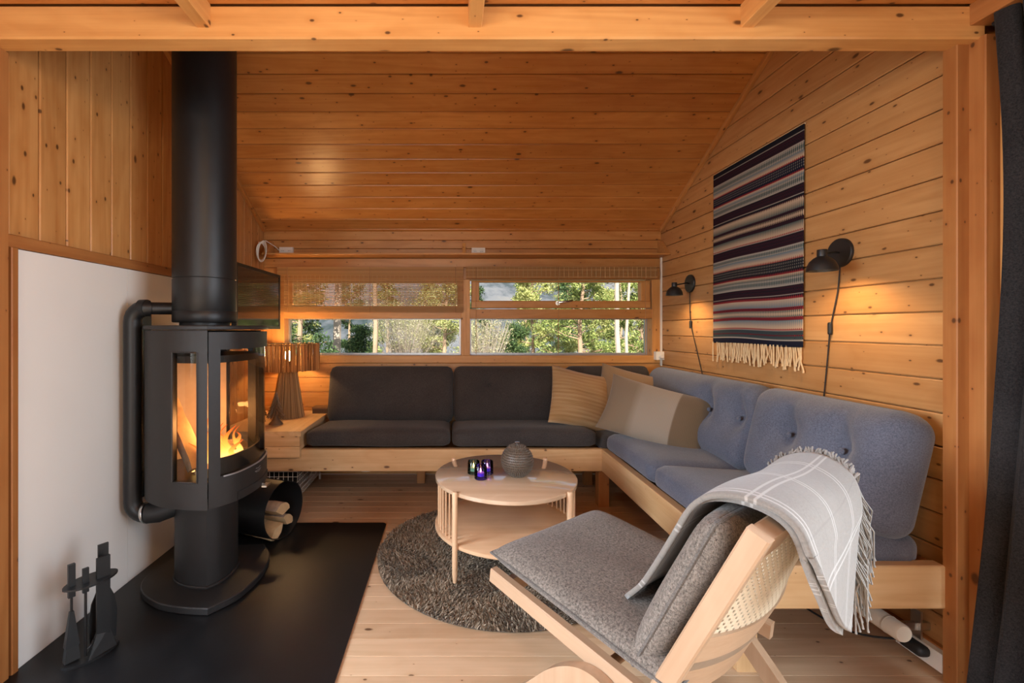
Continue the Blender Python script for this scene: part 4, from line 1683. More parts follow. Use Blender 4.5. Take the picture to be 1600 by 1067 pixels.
for i in range(10):
    for j in range(3):
        zz = 1.574 + .0092 * i
        yy = 3.582 - .014 * j + (.004 if i > 5 else 0)
        mb.box(X0 + random.uniform(0, .006), X1 - random.uniform(0, .006), yy - .008, yy, zz, zz + .0085)
mb.build('rolled_slats', 'bamboo', bl2, kind='stuff')
mb = MB()
for k in range(42):
    x = X0 + .02 + (X1 - X0 - .04) * k / 41
    mb.box(x - .0009, x + .0009, 3.5435, 3.5455, 1.574, 1.66)
mb.build('stitching', plain('straw_thread', (.70, .52, .28), .8), bl2, kind='stuff')
cords(bl2, (.207, .857, 1.545), 3.54, .97, 1.66)

# ------------------------------------------------------------------ tapestry
TY0, TY1, TZ0, TZ1 = 2.137, 2.871, 1.088, 2.154
tp = thing('wall_tapestry', 'striped handwoven tapestry with cream fringe on the right wall', 'tapestry', (1.69, 2.504, 1.088))
NAVY, BLK, MAR, RED = (.010, .011, .022), (.010, .010, .014), (.034, .009, .016), (.22, .022, .025)
CRM, WHT, GRN, BLU = (.43, .315, .215), (.32, .285, .24), (.055, .078, .075), (.10, .145, .17)
# (end fraction from the top, kind, colour a, colour b)
BANDS = [(.026, 'solid', BLK, BLK), (.030, 'solid', WHT, WHT), (.074, 'dots', BLK, MAR), (.078, 'solid', WHT, WHT),
         (.115, 'diamond', WHT, GRN), (.136, 'fade', BLU, CRM), (.148, 'zig', CRM, RED), (.192, 'spots', NAVY, WHT), (.205, 'zig', NAVY, RED),
         (.222, 'zigf', CRM, BLU), (.258, 'diamond', WHT, GRN), (.262, 'solid', WHT, WHT), (.305, 'dots', BLK, MAR), (.309, 'solid', WHT, WHT),
         (.318, 'solid', BLK, BLK), (.331, 'zig', MAR, CRM), (.367, 'zigf', CRM, GRN), (.381, 'dots', MAR, BLK), (.408, 'diamond', BLK, CRM), (.428, 'dots', MAR, BLK),
         (.462, 'zigf', GRN, CRM), (.474, 'zig', CRM, RED), (.478, 'solid', WHT, WHT), (.526, 'dots', BLK, MAR), (.530, 'solid', WHT, WHT),
         (.556, 'diamond', WHT, GRN), (.582, 'fade', BLU, CRM), (.596, 'zig', CRM, RED), (.645, 'spots', BLK, WHT), (.657, 'zig', BLK, RED),
         (.676, 'zigf', CRM, GRN), (.710, 'diamond', WHT, GRN), (.714, 'solid', WHT, WHT), (.755, 'dots', BLK, MAR), (.759, 'solid', WHT, WHT),
         (.776, 'zig', BLK, RED), (.814, 'zigf', CRM, BLU), (.829, 'dots', RED, MAR), (.860, 'diamond', GRN, CRM), (.876, 'dots', RED, MAR),
         (.911, 'zigf', BLU, CRM), (.922, 'zig', CRM, RED), (.927, 'solid', WHT, WHT), (.944, 'dots', NAVY, GRN), (.952, 'dots', MAR, RED), (.967, 'dots', GRN, NAVY),
         (.972, 'solid', WHT, WHT), (1.01, 'solid', NAVY, NAVY)]
NC, NR = 58 * 4, 320


def tapcolor(u, t):
    tooth = abs(((u * 58) % 1) - .5) * 2
    p = 0.0
    for e, kind, a, b_ in BANDS:
        if t < e:
            q = (t - p) / (e - p)
            if kind == 'solid':
                return a
            if kind == 'fade':
                w = q
            elif kind == 'zig':
                w = 1.0 if q > .15 + .7 * tooth else 0.0
            elif kind == 'zigf':
                w = min(1, max(0, q + (tooth - .5) * .45))
            elif kind == 'dots':
                w = 1.0 if (tooth > .5) == (int(q * 6) % 2 == 0) else .0
            elif kind == 'diamond':
                w = 1.0 if abs(q - .5) * 2 < tooth * .9 else 0.12
            else:  # spots
                w = .8 if tooth > .72 and int(q * 7) % 2 == 1 else 0.0
            return tuple(a[i] * (1 - w) + b_[i] * w for i in range(3))
        p = e
    return NAVY


vs = np.empty(((NC + 1) * (NR + 1), 3), np.float32)
cols = np.ones(((NC + 1) * (NR + 1), 4), np.float32)
i = 0
for c in range(NC + 1):
    u = c / NC
    for r in range(NR + 1):
        t = r / NR
        y = TY0 + (TY1 - TY0) * u
        zz = TZ1 + (TZ0 - TZ1) * t - .004 * math.sin(u * 7) * t
        vs[i] = (1.6925 - .0035 * math.sin(u * 9 + 1) * t - .004 * t + .0008 * math.sin(t * 900), y, zz)
        cols[i, :3] = tapcolor(u, t)
        i += 1
ii = np.arange(NC)[:, None] * (NR + 1) + np.arange(NR)[None, :]
ii = ii.ravel()
F = np.c_[ii, ii + 1, ii + NR + 2, ii + NR + 1]
m, nt, out = newmat('woven_tapestry')
N = NT(nt)
at = N.n('ShaderNodeAttribute', attribute_name='weave')
tc = N.n('ShaderNodeTexCoord')
N.bsdf(out, at.outputs['Color'], .95, 0, N.bump(N.noise(tc.outputs['Object'], 500, 2), .6, .001), Specular_IOR_Level=.1)
cloth = npmesh('woven_cloth', vs - np.array(tp.location, np.float32), F, m, tp)
ca = cloth.data.color_attributes.new('weave', 'FLOAT_COLOR', 'POINT')
ca.data.foreach_set('color', cols.ravel())
sol = cloth.modifiers.new('thickness', 'SOLIDIFY')
sol.thickness = .004
MB().tube([(1.693, TY0 - .004, TZ1 + .001), (1.693, TY1 + .004, TZ1 + .001)], .004, 6).build('top_edge', 'cream', tp, True)
mb = MB()
for k in range(52):
    u = (k + .5) / 52
    if random.random() < .06:
        continue
    y = TY0 + (TY1 - TY0) * u + random.uniform(-.004, .004)
    L_ = .112 + random.uniform(-.02, .012)
    d1, d2 = random.uniform(-.010, .010), random.uniform(-.014, .014)
    xx = 1.687 - random.uniform(0, .004)
    mb.tube([(xx, y, TZ0 + .003), (xx, y + d1, TZ0 - L_ * .5), (xx, y + d2, TZ0 - L_ + .012), (xx, y + d2, TZ0 - L_)], [.0024, .003, .0034, .0045], 5)
    if k % 2:
        mb.tube([(xx, y + .005, TZ0 + .003), (xx, y + .004 - d1, TZ0 - L_ * .5), (xx, y + d2, TZ0 - L_ * .95)], .002, 5)
mb.build('fringe', 'cream', tp, True, kind='stuff')

# ------------------------------------------------------------------ wall lamps


def wall_lamp(label, y, zp, cord, swz, sx=1.535, dy=-.098):
    t = thing('wall_lamp', label, 'lamp', (1.70, y, zp), group='black wall lamps')
    MB().lathe([(0, 0), (.0625, 0), (.0625, .010), (.060, .013), (0, .013)], 36).xf(Matrix.Translation((1.70, y, zp)) @ Matrix.Rotation(R(-90), 4, 'Y')).build('wall_plate', 'lampblack', t, True)
    sy, szt = y + dy, zp - .015
    MB().tube([(1.69, y, zp), (1.66, y - .01, zp + .002), (sx + .012, sy + .008, szt - .004)], .0045, 8).build('arm', 'lampblack', t, True)
    sd = MB().lathe([(0, .0), (.0165, .0), (.0175, -.003), (.0175, -.028), (.030, -.036), (.043, -.050), (.051, -.068), (.0545, -.088), (.0535, -.088), (.049, -.068), (.041, -.052), (.028, -.040), (0, -.034)], 36, (sx, sy, szt + .012)).build('lamp_shade', 'lampblack', t, True, angle=50)
    MB().lathe([(0, -.036), (.012, -.042), (.018, -.056), (.018, -.066), (.010, -.076), (0, -.078)], 16, (sx, sy, szt + .012)).build('bulb', 'bulbwarm', sd, True)
    pts = catmull([(1.694, y, zp - .06)] + cord, 5)
    MB().tube(pts, .0028, 6).build('cord', 'rubber', t, True)
    cy, cz = [(p[1], p[2]) for p in cord if abs(p[2] - swz) < 1e-6][0]
    o = rbox((.008, .009, .028), .007, (4, 4, 6)).build('cord_switch', 'rubber', t, True, local=True)
    o.location = Vector((1.690, cy, cz)) - t.location
    light('wall_lamp_light', 'SPOT', (sx, sy, szt - .070), 7.0, (1.0, .66, .33), shadow_soft_size=.02, spot_size=R(150), spot_blend=.6, direction=(.12, .06, -1))


M['lampblack'] = plain('matt_black_lamp', (.018, .017, .017), .42, .2, .1, 20)
M['bulbwarm'] = emit('wall_lamp_bulb', (1, .72, .40), 10)
wall_lamp('black wall lamp on the far side of the tapestry', 3.163, 1.492, [(1.692, 3.16, 1.33), (1.692, 3.145, 1.203), (1.692, 3.06, 1.0), (1.692, 2.975, .80)], 1.203)
wall_lamp('black wall lamp nearest the room opening, right of the tapestry', 1.946, 1.505, [(1.692, 1.955, 1.34), (1.692, 1.992, 1.177), (1.692, 2.01, 1.02), (1.692, 2.035, .80)], 1.177)

# ------------------------------------------------------------------ curtain
cu = thing('curtain', 'dark charcoal linen curtain at the right edge', 'curtain', (1.68, 1.1, .02))
edge = catmull([(2.16, .0), (1.75, .035), (1.4, .04), (.9, .01), (.55, -.02), (.25, -.055), (.02, -.085)], 6)
ez = [e[0] for e in edge][::-1]
ex_ = [e[1] for e in edge][::-1]


def cur(u, v):
    z_ = .02 + 2.12 * v
    base = 1.672 + float(np.interp(z_, ez, ex_)) * (1 if u < .5 else .6)
    ph = u * 2 * math.pi * 7.3
    amp = .020 + .012 * (1 - v)
    y = 1.365 - .50 * u + .010 * math.sin(ph * 2 + 1)
    return (base + amp * (1 - math.cos(ph + .5 * math.sin(v * 5 + u * 3))) * .9 - .012, y + .008 * math.sin(v * 4 + u * 9), z_)


mb = MB().grid(cur, 120, 30)
c_ = mb.build('cloth', 'curtain', cu, True, angle=180)
s_ = c_.modifiers.new('thickness', 'SOLIDIFY')
s_.thickness = .003
MB().tube([(1.70, .6, 2.128), (1.70, 1.40, 2.128)], .008, 10).build('curtain_rail', 'black', cu, True)

# ------------------------------------------------------------------ heater and cables under the bench
ht = thing('tube_heater', 'cream tube heater on the floor under the sofa end', 'heater', (1.567, 2.2, 0))
MB().tube([(1.567, 1.545, .122), (1.567, 1.552, .122), (1.567, 2.95, .122)], [.027, .031, .031], 22).build('tube', 'heater', ht, True)
MB().lathe([(.0318, 0), (.0325, .003), (.0318, .006)], 22).xf(Matrix.Translation((1.567, 1.60, .122)) @ Matrix.Rotation(R(90), 4, 'X')).build('end_ring', 'heater', ht, True)
MB().box(1.598, 1.70, 1.585, 1.60, .11, .135).box(1.655, 1.662, 1.575, 1.61, .06, .18).build('bracket', 'steel', ht)
for yy in (1.95, 2.75):
    MB().box(1.55, 1.585, yy, yy + .012, .0, .093).build('foot', 'steel', ht)
ps = thing('power_strip', 'white socket box with black plug against the right skirting', 'power strip', (1.65, 1.58, 0))
MB().box(1.652, 1.677, 1.503, 1.66, .018, .082).build('housing', 'white', ps)
o = rbox((.022, .04, .018), .014, (5, 6, 4)).build('plug', 'rubber', ps, True, local=True)
o.location = Vector((1.632, 1.575, .062)) - ps.location
MB().tube(catmull([(1.62, 1.61, .06), (1.52, 1.75, .012), (1.47, 2.1, .008), (1.50, 2.6, .008)], 6), .004, 6).build('lead', 'rubber', ps, True)
cbl = thing('white_cable', 'thin white cable drooping below the bench rail', 'cable', (-.4, 3.05, .2))
MB().tube(catmull([(-1.1, 3.05, .30), (-.92, 3.02, .23), (-.80, 3.02, .26), (-.68, 3.02, .23), (-.56, 3.02, .212), (-.45, 3.02, .236), (-.2, 3.02, .228), (0.1, 3.02, .235), (.5, 3.05, .22), (.9, 3.3, .2)], 6), .0032, 6).build('strand', 'white', cbl, True)

# ------------------------------------------------------------------ armchair (built in its own frame, then placed)
CH_LOC, CH_ROT = Vector((.164, 1.494, 0)), math.atan2(.592, .805)
ch = thing('lounge_chair', 'pale ash lounge chair with grey tweed cushions and cane back', 'armchair')
CW = .545


def sp_(w, s, z):
    return Vector((w, -s, z))


def bar(name, p0, p1, wdt, thk, mat, parent, face=(-1, 0, 0), c=.004):
    p0, p1 = Vector(p0), Vector(p1)
    return board(name, (p0 + p1) / 2, p1 - p0, face, (p1 - p0).length, wdt, thk, mat, parent, c)


sd_ = Vector((0, -.473, .881))
for w in (0.0, CW):
    bar('seat_rail', sp_(w, -.03, .346), sp_(w, .60, .278), .048, .028, 'ash', ch, (-1, 0, 0))
    bar('back_stile', sp_(w, .512, .24), sp_(w, .757, .774), .044, .030, 'ash', ch, (-1, 0, 0))
bar('seat_crossbar', sp_(.014, .02, .325), sp_(CW - .014, .02, .325), .045, .028, 'ash', ch, (0, 1, 0))
bar('seat_crossbar', sp_(.014, .545, .27), sp_(CW - .014, .545, .27), .045, .028, 'ash', ch, (0, 1, 0))
bar('top_rail', sp_(.015, .742, .744), sp_(CW - .015, .742, .744), .062, .040, 'ash', ch, (0, .909, .417))


def bow(w, q):
    """backward bow of the back between the stiles"""
    u = (w - CW / 2) / (CW / 2)
    return q * (1 - u * u)


def back_pt(w, t, b, off=0.0):
    """t: 0 bottom .. 1 top along the stile"""
    s = .526 + .234 * t
    z = .27 + .51 * t
    d = bow(w, b) + off
    return Vector((w, -(s + d * .909), z - d * .417))


def curved_slat(t0, t1, b):
    mb = MB()
    n_ = 20
    vs = []
    for i in range(n_ + 1):
        w = .012 + (CW - .024) * i / n_
        vs += [back_pt(w, t0, b, -.006), back_pt(w, t1, b, -.006), back_pt(w, t1, b, .010), back_pt(w, t0, b, .010)]
    fs = []
    for i in range(n_):
        for j in range(4):
            fs.append((4 * i + j, 4 * i + (j + 1) % 4, 4 * i + 4 + (j + 1) % 4, 4 * i + 4 + j))
    fs += [(3, 2, 1, 0), tuple(4 * n_ + j for j in range(4))]
    mb.add(vs, fs).build('curved_slat', 'ash', ch, True, local=True, angle=35)


curved_slat(.31, .46, .048)
curved_slat(.10, .26, .048)
# cane panel: perforated weave
mb = MB()
nu, nv = 46, 22
wd0, wd1, t0, t1 = .014, CW - .014, .455, .925


def cpt(i, j):
    w = wd0 + (wd1 - wd0) * i / nu
    t = t0 + (t1 - t0) * j / nv
    return back_pt(w, t, .055 * (1 - .6 * (t - t0) / (t1 - t0)))


for i in range(nu):
    for j in range(nv):
        a, b_, c__, d_ = cpt(i, j), cpt(i + 1, j), cpt(i + 1, j + 1), cpt(i, j + 1)
        ce = (a + b_ + c__ + d_) / 4
        f = .62 if (i + j) % 2 == 0 else .04
        ins = [ce + (q - ce) * f for q in (a, b_, c__, d_)]
        mb.add([a, b_, c__, d_] + ins, [(0, 1, 5, 4), (1, 2, 6, 5), (2, 3, 7, 6), (3, 0, 4, 7)])
cn = mb.build('cane_panel', 'cane', ch, local=True, kind='stuff')
s_ = cn.modifiers.new('thickness', 'SOLIDIFY')
s_.thickness = .0025
# arch legs


def arch(w0, w1):
    path = catmull([(.07, 0), (.185, .11), (.285, .215), (.38, .268), (.46, .248), (.56, .15), (.69, 0)], 7)
    hw = .024
    out_, inn = [], []
    for i, p in enumerate(path):
        a = path[max(i - 1, 0)]
        b_ = path[min(i + 1, len(path) - 1)]
        d = Vector((b_[0] - a[0], b_[1] - a[1])).normalized()
        nn = Vector((-d.y, d.x))
        o1 = Vector(p) + nn * hw
        o2 = Vector(p) - nn * hw
        out_.append((o1.x, max(0, o1.y)))
        inn.append((o2.x, max(0, o2.y)))
    vs = []
    for a, b_ in zip(out_, inn):
        vs += [sp_(w0, *a), sp_(w1, *a), sp_(w1, *b_), sp_(w0, *b_)]
    fs = []
    for i in range(len(path) - 1):
        for j in range(4):
            fs.append((4 * i + j, 4 * i + (j + 1) % 4, 4 * i + 4 + (j + 1) % 4, 4 * i + 4 + j))
    fs += [(3, 2, 1, 0), tuple(4 * (len(path) - 1) + j for j in range(4))]
    MB().add(vs, fs).build('arch_leg', 'ashy', ch, True, local=True, angle=40)


M['ashy'] = wood('pale_ash_leg', (.46, .31, .20), (.37, .235, .14), rough=.4, knots=0, tint=.08, axis='Z')
arch(-.050, -.016)
arch(CW + .016, CW + .050)
MB().tube([sp_(-.02, .38, .262), sp_(CW + .02, .38, .262)], .014, 12).build('stretcher', 'ash', ch, True, local=True)


def flat_cushion(name, w, d, t, frame, parent):
    mb, _ = pillow_mb(w, d, t, 26, .015, 7.0, e=.5)
    mb.xf(frame).build(name, 'tweed', parent, True, local=True, angle=180)
    n_ = 26
    ring = []
    for i in range(n_):
        u = -1 + 2 * i / n_
        ring.append((w / 2 * u, 0, -d / 2 * (1 - .015 * (1 - u * u))))
    for i in range(n_):
        u = -1 + 2 * i / n_
        ring.append((w / 2 * (1 - .015 * (1 - u * u)), 0, d / 2 * u))
    for i in range(n_):
        u = 1 - 2 * i / n_
        ring.append((w / 2 * u, 0, d / 2 * (1 - .015 * (1 - u * u))))
    for i in range(n_):
        u = 1 - 2 * i / n_
        ring.append((-w / 2 * (1 - .015 * (1 - u * u)), 0, d / 2 * u))
    MB().tube([frame @ Vector(p) for p in ring], .0045, 6, closed=True).build(name + '_piping', 'piping', parent, True, local=True)


# seat cushion: local (x, thickness y, depth z) -> chair frame
fr = Matrix.Translation(sp_(CW / 2, .285, .392)) @ Matrix.Rotation(R(-90 + 6.2), 4, 'X')
flat_cushion('seat_cushion', .575, .62, .095, fr, ch)
fr = Matrix.Translation(sp_(CW / 2, .582, .560)) @ Matrix.Rotation(R(24.6), 4, 'X')
flat_cushion('back_cushion', .555, .455, .10, fr, ch)
ch.location = CH_LOC
ch.rotation_euler = (0, 0, CH_ROT)

# ------------------------------------------------------------------ blanket over the chair back


def plaid(N, u, v, co):
    def lines(x, period, w, off=0.0):
        f = N.math('FRACT', N.math('MULTIPLY_ADD', x, 1 / period, off))
        d = N.math('ABSOLUTE', N.math('SUBTRACT', f, .5))
        return N.smooth(d, w / period, w / period * .4)
    l = N.math('MAXIMUM', lines(u, .20, .0042, .30), lines(u, .20, .0042, .38))
    l = N.math('MAXIMUM', l, N.math('MAXIMUM', lines(v, .22, .0042, .10), lines(v, .22, .0042, .175)))
    dk = N.math('MAXIMUM', lines(u, .20, .003, .78), lines(v, .22, .003, .62))
    nz = N.noise(co, 220, 2)
    base = N.mix(nz, (.165, .152, .136), (.25, .232, .21))
    base = N.mix(N.math('MULTIPLY', dk, .5), base, (.16, .15, .14))
    return N.mix(N.math('MULTIPLY', l, .42), base, (.55, .53, .50))


M['plaid'] = uvmat('grey_plaid_wool', plaid, .95, 700)
bk = thing('throw_blanket', 'light grey plaid wool blanket draped over the chair back', 'blanket')
SEC = [(.405, .445), (.455, .505), (.505, .59), (.558, .69), (.598, .762), (.645, .803), (.705, .818), (.765, .812), (.803, .788), (.822, .745)]


def blanket_path(a, layer):
    """list of local points from the front hem to the rear hem for lateral fraction a"""
    L_ = .03 + .20 * a ** .8
    wt = .045 + .52 * a
    wf = .10 + .46 * a
    wr_ = .06 + .20 * a
    pts = []
    fcut = .0 + .0 * a
    for i, (s, z) in enumerate(SEC):
        f = i / (len(SEC) - 1)
        w = wf + (wt - wf) * min(1, f / .55)
        w -= max(0, i - 6) * .050 * a
        pts.append((w, s - .012 * layer, z - .015 * layer + .006 * math.sin(a * 7)))
    s0, z0 = SEC[-1]
    for j in range(1, 8):
        t = j / 7
        w = wt - .15 * a + (wr_ - wt + .15 * a) * t ** .8
        pts.append((w, s0 + .012 * t - .014 * layer, z0 - L_ * t - .015 * layer + .006 * math.sin(a * 7)))
    return pts


mb = MB()
uvs = []
NA = 30
for layer in (0, 1):
    base = len(mb.v)
    rows = []
    for k in range(NA + 1):
        a = k / NA
        a_ = a if layer == 0 else .03 + .95 * a
        p = catmull(blanket_path(a_, layer), 4)
        acc = 0
        prev = None
        for q in p:
            v = sp_(*q)
            if prev is not None:
                acc += (v - prev).length
            prev = v
            mb.v.append(tuple(v))
            uvs.append((a * .56, acc))
        rows.append(len(p))
    npt = rows[0]
    for k in range(NA):
        for j in range(npt - 1):
            q = base + k * npt + j
            mb.f.append((q, q + npt, q + npt + 1, q + 1))
bo = mb.build('wool_cloth', None, bk, True, local=True, angle=180)
bo.data.materials.append(M['plaid'])
set_uv(bo, uvs)
s_ = bo.modifiers.new('thickness', 'SOLIDIFY')
s_.thickness = .012
s_.offset = 0
mb = MB()
p = [sp_(*q) for q in catmull(blanket_path(1.0, 0), 5)]
k0 = int(len(p) * .12)
for k in range(k0, int(len(p) * .80)):
    for r_ in range(4):
        q = p[k] + Vector((0, random.uniform(-.004, .004), random.uniform(-.004, .004)))
        f = (k - k0) / (len(p) - k0)
        if f < .42:
            L_ = .022 + random.uniform(0, .012)
            o1 = Vector((.014, random.uniform(-.012, .012), .014))
            o2 = Vector((.026, random.uniform(-.016, .016), -L_ * .3))
            mb.tube([q, q + o1, q + o2], [.0020, .0024, .0020], 5)
        else:
            L_ = .12 + random.uniform(0, .05)
            d1 = Vector((.022 + random.uniform(-.010, .016), random.uniform(-.02, .015), -L_ * .35))
            d2 = Vector((.045 + random.uniform(-.012, .016), random.uniform(-.02, .015), -L_))
            mb.tube([q, q + d1, q + d2 * .95, q + d2], [.0016, .0018, .0017, .0026], 5)
mb.build('fringe', 'greyyarn', bk, True, local=True, kind='stuff')
bk.location = CH_LOC
bk.rotation_euler = (0, 0, CH_ROT)

# ------------------------------------------------------------------ outdoors
gr = plain('rough_grass', (.17, .15, .075), .95, 0, .5, .8, .6, 4)
GZ = -1.6


def gh(x, y):
    return GZ - .028 * (y - 6) + .25 * math.sin(x * .21 + y * .1) + .2 * math.sin(y * .33 + x * .17)


mb = MB().grid(lambda u, v: (-45 + 90 * u, 4.2 + 66 * v, gh(-45 + 90 * u, 4.2 + 66 * v)), 50, 50)
g = mb.build('ground', gr, None, True)
tag(g, 'rough sunlit ground outside the windows', None, None, 'structure')
m, nt, out = newmat('wooded_hill')
N = NT(nt)
tc = N.n('ShaderNodeTexCoord')
co = tc.outputs['Object']
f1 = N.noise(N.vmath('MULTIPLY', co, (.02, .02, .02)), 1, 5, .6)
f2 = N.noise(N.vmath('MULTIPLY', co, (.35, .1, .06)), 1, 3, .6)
col = N.ramp(N.math('ADD', N.math('MULTIPLY', f1, .75), N.math('MULTIPLY', f2, .3)), [(.38, (.02, .035, .036)), (.48, (.075, .085, .10)), (.56, (.13, .135, .155)), (.72, (.18, .17, .165))])  # dark green patches among blue-grey bare forest
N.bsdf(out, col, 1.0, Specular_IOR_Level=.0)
M['hill'] = m


def hz(x, y):
    r_ = (y - 70) / 430
    return -6 + 118 * max(0, r_) ** 1.15 + 5 * math.sin(x * .021 + 1) * r_ + 7 * math.sin(x * .011 + y * .013) * r_


mb = MB().grid(lambda u, v: (-420 + 840 * u, 70 + 430 * v, hz(-420 + 840 * u, 70 + 430 * v)), 70, 50)
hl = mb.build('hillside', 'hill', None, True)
tag(hl, 'blue-grey hillside of bare woods far behind the trees', None, None, 'structure')
nt_ = 5000
X = rng.uniform(-260, 300, nt_)
Y = rng.uniform(170, 490, nt_)
S = rng.uniform(3, 7, nt_)
Z = np.array([hz(a, b) for a, b in zip(X, Y)])
K = 6
vs = np.empty((nt_, K + 1, 3), np.float32)
for j in range(K):
    a = 2 * np.pi * j / K
    vs[:, j] = np.c_[X + np.cos(a) * S * .2, Y + np.sin(a) * S * .2, Z]
vs[:, K] = np.c_[X, Y, Z + S * 1.3]
b = np.arange(nt_)[:, None] * (K + 1)
F = np.concatenate([b + [j, (j + 1) % K, K] for j in range(K)])
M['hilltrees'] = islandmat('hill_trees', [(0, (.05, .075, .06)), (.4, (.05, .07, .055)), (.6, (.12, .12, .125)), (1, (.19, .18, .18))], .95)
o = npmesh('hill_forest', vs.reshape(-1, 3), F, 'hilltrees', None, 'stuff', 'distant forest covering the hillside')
o['category'] = 'forest'

LEAF = {
    'dark': islandmat('dark_pine_needles', [(0, (.018, .045, .016)), (.6, (.05, .10, .03)), (1, (.12, .18, .06))], .7, .3),
    'mid': islandmat('green_pine_needles', [(0, (.06, .10, .022)), (.5, (.20, .26, .065)), (1, (.44, .47, .17))], .7, .3),
    'light': islandmat('yellow_green_needles', [(0, (.13, .16, .035)), (.5, (.36, .38, .12)), (1, (.64, .62, .30))], .7, .3),
    'twig': islandmat('pale_buds', [(0, (.15, .14, .06)), (.5, (.33, .31, .17)), (1, (.52, .48, .34))], .8, .3)}
M['pinebark'] = plain('pine_bark', (.30, .20, .14), .9, 0, .4, 3)
M['palebark'] = plain('pale_bark', (.33, .27, .235), .9, 0, .35, 3)


def leaf_cloud(centers, radii, per, size, rg):
    n = len(centers) * per
    c = np.repeat(np.array(centers, np.float32), per, 0)
    r = np.repeat(np.array(radii, np.float32), per)[:, None]
    d = rg.normal(0, 1, (n, 3))
    d /= np.linalg.norm(d, axis=1)[:, None]
    p = c + d * r * (rg.random((n, 1)) ** .45) * np.array([1, 1, .62])
    a = rg.normal(0, 1, (n, 3))
    a /= np.linalg.norm(a, axis=1)[:, None]
    bq = np.cross(a, rg.normal(0, 1, (n, 3)))
    bq /= np.linalg.norm(bq, axis=1)[:, None] + 1e-9
    s = size * (.6 + .8 * rg.random((n, 1)))
    V = np.stack([p - a * s, p + a * s, p + bq * s * .55], 1)
    return V.reshape(-1, 3)


def tree(name, label, x, y, H, tr, cs, spread, leaf, seed, nb=34, per=60, size=.075, bark='pinebark', group='trees outside the windows', lean=0.0, clump=.34):
    rg = np.random.default_rng(seed)
    z0 = gh(x, y) - .1
    t = thing(name, label, 'tree', (x, y, z0), group=group)
    mb = MB()
    pts = []
    for i in range(9):
        f = i / 8
        pts.append((lean * f * H + .06 * math.sin(i * 1.3 + seed), .05 * math.cos(i * 1.7 + seed), H * f))
    mb.tube(pts, [tr * (1 - .75 * i / 8) for i in range(9)], 8)
    P = np.array(pts)
    cen, rad_ = [], []
    for k in range(nb):
        f = cs + (1 - cs) * (k + rg.random()) / nb
        b0 = np.array([np.interp(f * 8, range(9), P[:, q]) for q in range(3)])
        az = rg.random() * 2 * math.pi
        ln = spread * (1 - .75 * (f - cs) / (1 - cs + 1e-6)) * (.6 + .5 * rg.random())
        e = b0 + np.array([math.cos(az) * ln, math.sin(az) * ln, ln * (.12 + .3 * rg.random())])
        mid = (b0 + e) / 2 + np.array([0, 0, -.05 * ln])
        mb.tube([b0, mid, e], [tr * .28 * (1 - .5 * f), tr * .18, tr * .05], 5)
        for q in (.45, .7, .9, 1.05):
            cen.append(b0 + (e - b0) * q + rg.normal(0, .12 * spread * .5, 3))
            rad_.append(clump * (.7 + .6 * rg.random()))
    mb.build('trunk', bark, t, True, local=True)
    V = leaf_cloud(cen, rad_, per, size, rg)
    npmesh('foliage', V, np.arange(len(V)).reshape(-1, 3), LEAF[leaf], t, 'stuff')
    return t


def bush(name, label, x, y, H, spread, leaf, seed, twigs=220, per=9, group='shrubs outside the windows'):
    rg = np.random.default_rng(seed)
    z0 = gh(x, y) - .1
    t = thing(name, label, 'shrub', (x, y, z0), group=group)
    mb = MB()
    cen, rad_ = [], []
    for k in range(twigs):
        az = rg.random() * 2 * math.pi
        ln = H * (.55 + .45 * rg.random())
        sp = spread * math.sqrt(rg.random())
        b0 = np.array([rg.normal(0, .12), rg.normal(0, .12), ln * .12 * rg.random()])
        m1 = np.array([math.cos(az) * sp * .45, math.sin(az) * sp * .45, ln * .55])
        e = np.array([math.cos(az) * sp, math.sin(az) * sp, ln])
        mb.tube([b0, m1, e], [.010, .006, .003], 3, caps=False)
        for q in (.6, .8, 1.0):
            cen.append(m1 + (e - m1) * q)
            rad_.append(.22)
    mb.build('twigs', 'palebark', t, local=True)
    V = leaf_cloud(cen, rad_, per, .04, rg)
    npmesh('foliage', V, np.arange(len(V)).reshape(-1, 3), LEAF[leaf], t, 'stuff')


def X_at(px, y):
    return (px - 703) / 700 * y


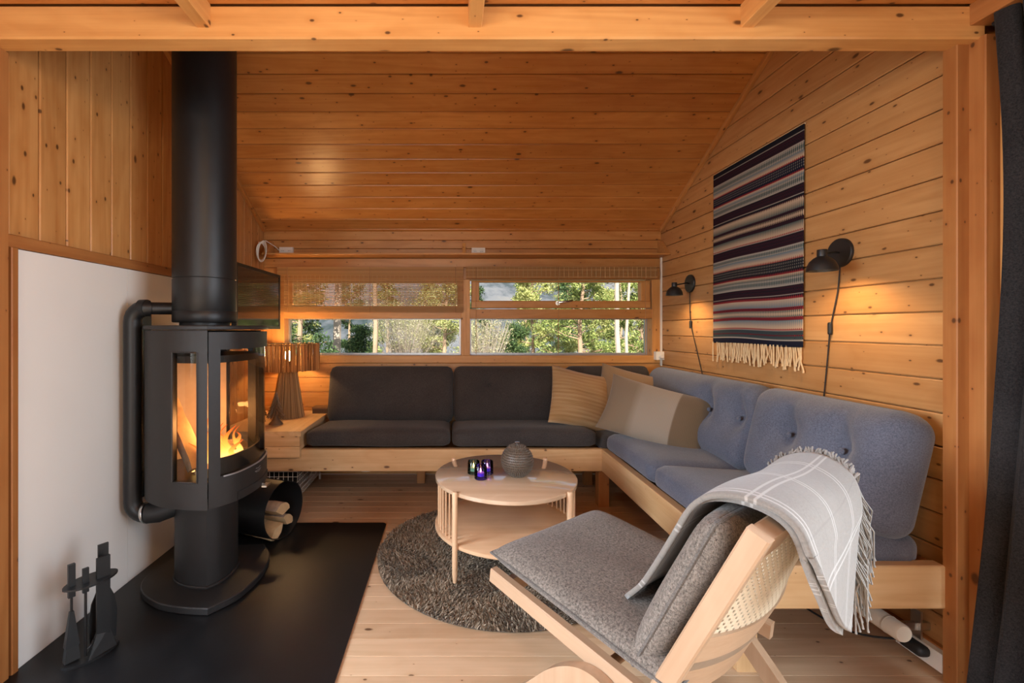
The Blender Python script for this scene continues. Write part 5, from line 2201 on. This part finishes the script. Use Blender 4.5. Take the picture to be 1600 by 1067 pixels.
tree('pine_tree', 'dark pine with forked boughs behind the wicker lamp', -4.1, 12.2, 6.5, .10, .22, 1.5, 'dark', 21, 34, 90, .06)
tree('tall_pine', 'tall pine with bare pale trunk in the left window', -3.5, 14, 13, .15, .62, 2.4, 'mid', 22, 26, 30, .12, 'palebark')
tree('young_pine', 'small round dark green pine between two trunks', -3.35, 17.2, 3.1, .06, .12, 1.0, 'dark', 23, 30, 100, .055)
tree('tall_pine', 'tall pine with thin brown trunk left of the birch thicket', -2.75, 16.3, 13, .105, .60, 2.2, 'dark', 24, 26, 30, .12)
bush('birch_shrub', 'pale leafless birch thicket in the left window', -2.05, 20, 4.6, 1.7, 'twig', 25, 300, 8)
bush('birch_shrub', 'budding yellow-green birch thicket left of the centre post', -.9, 23, 5.0, 1.6, 'light', 26, 240, 14)
tree('pine_tree', 'yellow-green pine just left of the centre post', -.2, 21, 7.5, .11, .18, 1.7, 'light', 27, 40, 80, .075)
bush('birch_shrub', 'pale leafless shrub at the left end of the right window', 1.25, 16.2, 3.6, 1.0, 'twig', 28, 260, 5)
tree('young_pine', 'small dark bushy pine in the right window', 2.6, 18, 3.0, .06, .12, 1.1, 'dark', 29, 30, 100, .055)
tree('pine_tree', 'bright green pine behind the small dark pine', 4.6, 25, 8.0, .12, .18, 2.0, 'light', 30, 42, 80, .085)
tree('pine_tree', 'forked green pine in the middle of the right window', 5.4, 19, 7.0, .13, .2, 1.9, 'mid', 31, 38, 70, .075, lean=.05)
tree('pine_tree', 'yellow-green pine left of the two bare trunks', 8.0, 25, 8.0, .12, .18, 1.9, 'light', 32, 40, 80, .085)
tree('tall_pine', 'tall bare-trunked pine near the right end of the right window', 5.65, 15, 12, .10, .6, 2.2, 'mid', 33, 26, 30, .12, 'palebark')
tree('birch_tree', 'slim pale birch trunk beside the tall bare-trunked pine', 6.8, 17.1, 11, .075, .55, 1.6, 'twig', 34, 24, 20, .09, 'palebark')
tree('pine_tree', 'green pine at the right end of the right window', 9.6, 22.5, 7.5, .11, .18, 1.8, 'mid', 35, 40, 75, .08)
ROW = [(-12, 34), (-8.5, 38), (-15, 30), (-5.0, 36), (-1.5, 40), (2.5, 42), (6.5, 38), (9.5, 36), (13, 34), (16, 38), (11.5, 44), (19, 33)]
ROW.sort(key=lambda q: q[0] / q[1])
ORD = ['leftmost', 'second', 'third', 'fourth', 'fifth', 'sixth', 'seventh', 'eighth', 'ninth', 'tenth', 'eleventh', 'rightmost']
for k, (xx, yy) in enumerate(ROW):
    lf = ['mid', 'light', 'dark'][k % 3]
    cl = {'mid': 'mid green', 'light': 'yellow-green', 'dark': 'dark'}[lf]
    tree('forest_pine', '%s pine, %s in the back row of trees below the hillside' % (cl, ORD[k] if k in (0, 11) else ORD[k] + ' from the left'),
         xx, yy, 7.5 + (k * 37 % 5) * .5, .13, .12, 2.0, lf, 50 + k, 30, 50, .13, group='back row of pines below the hillside', clump=.55)
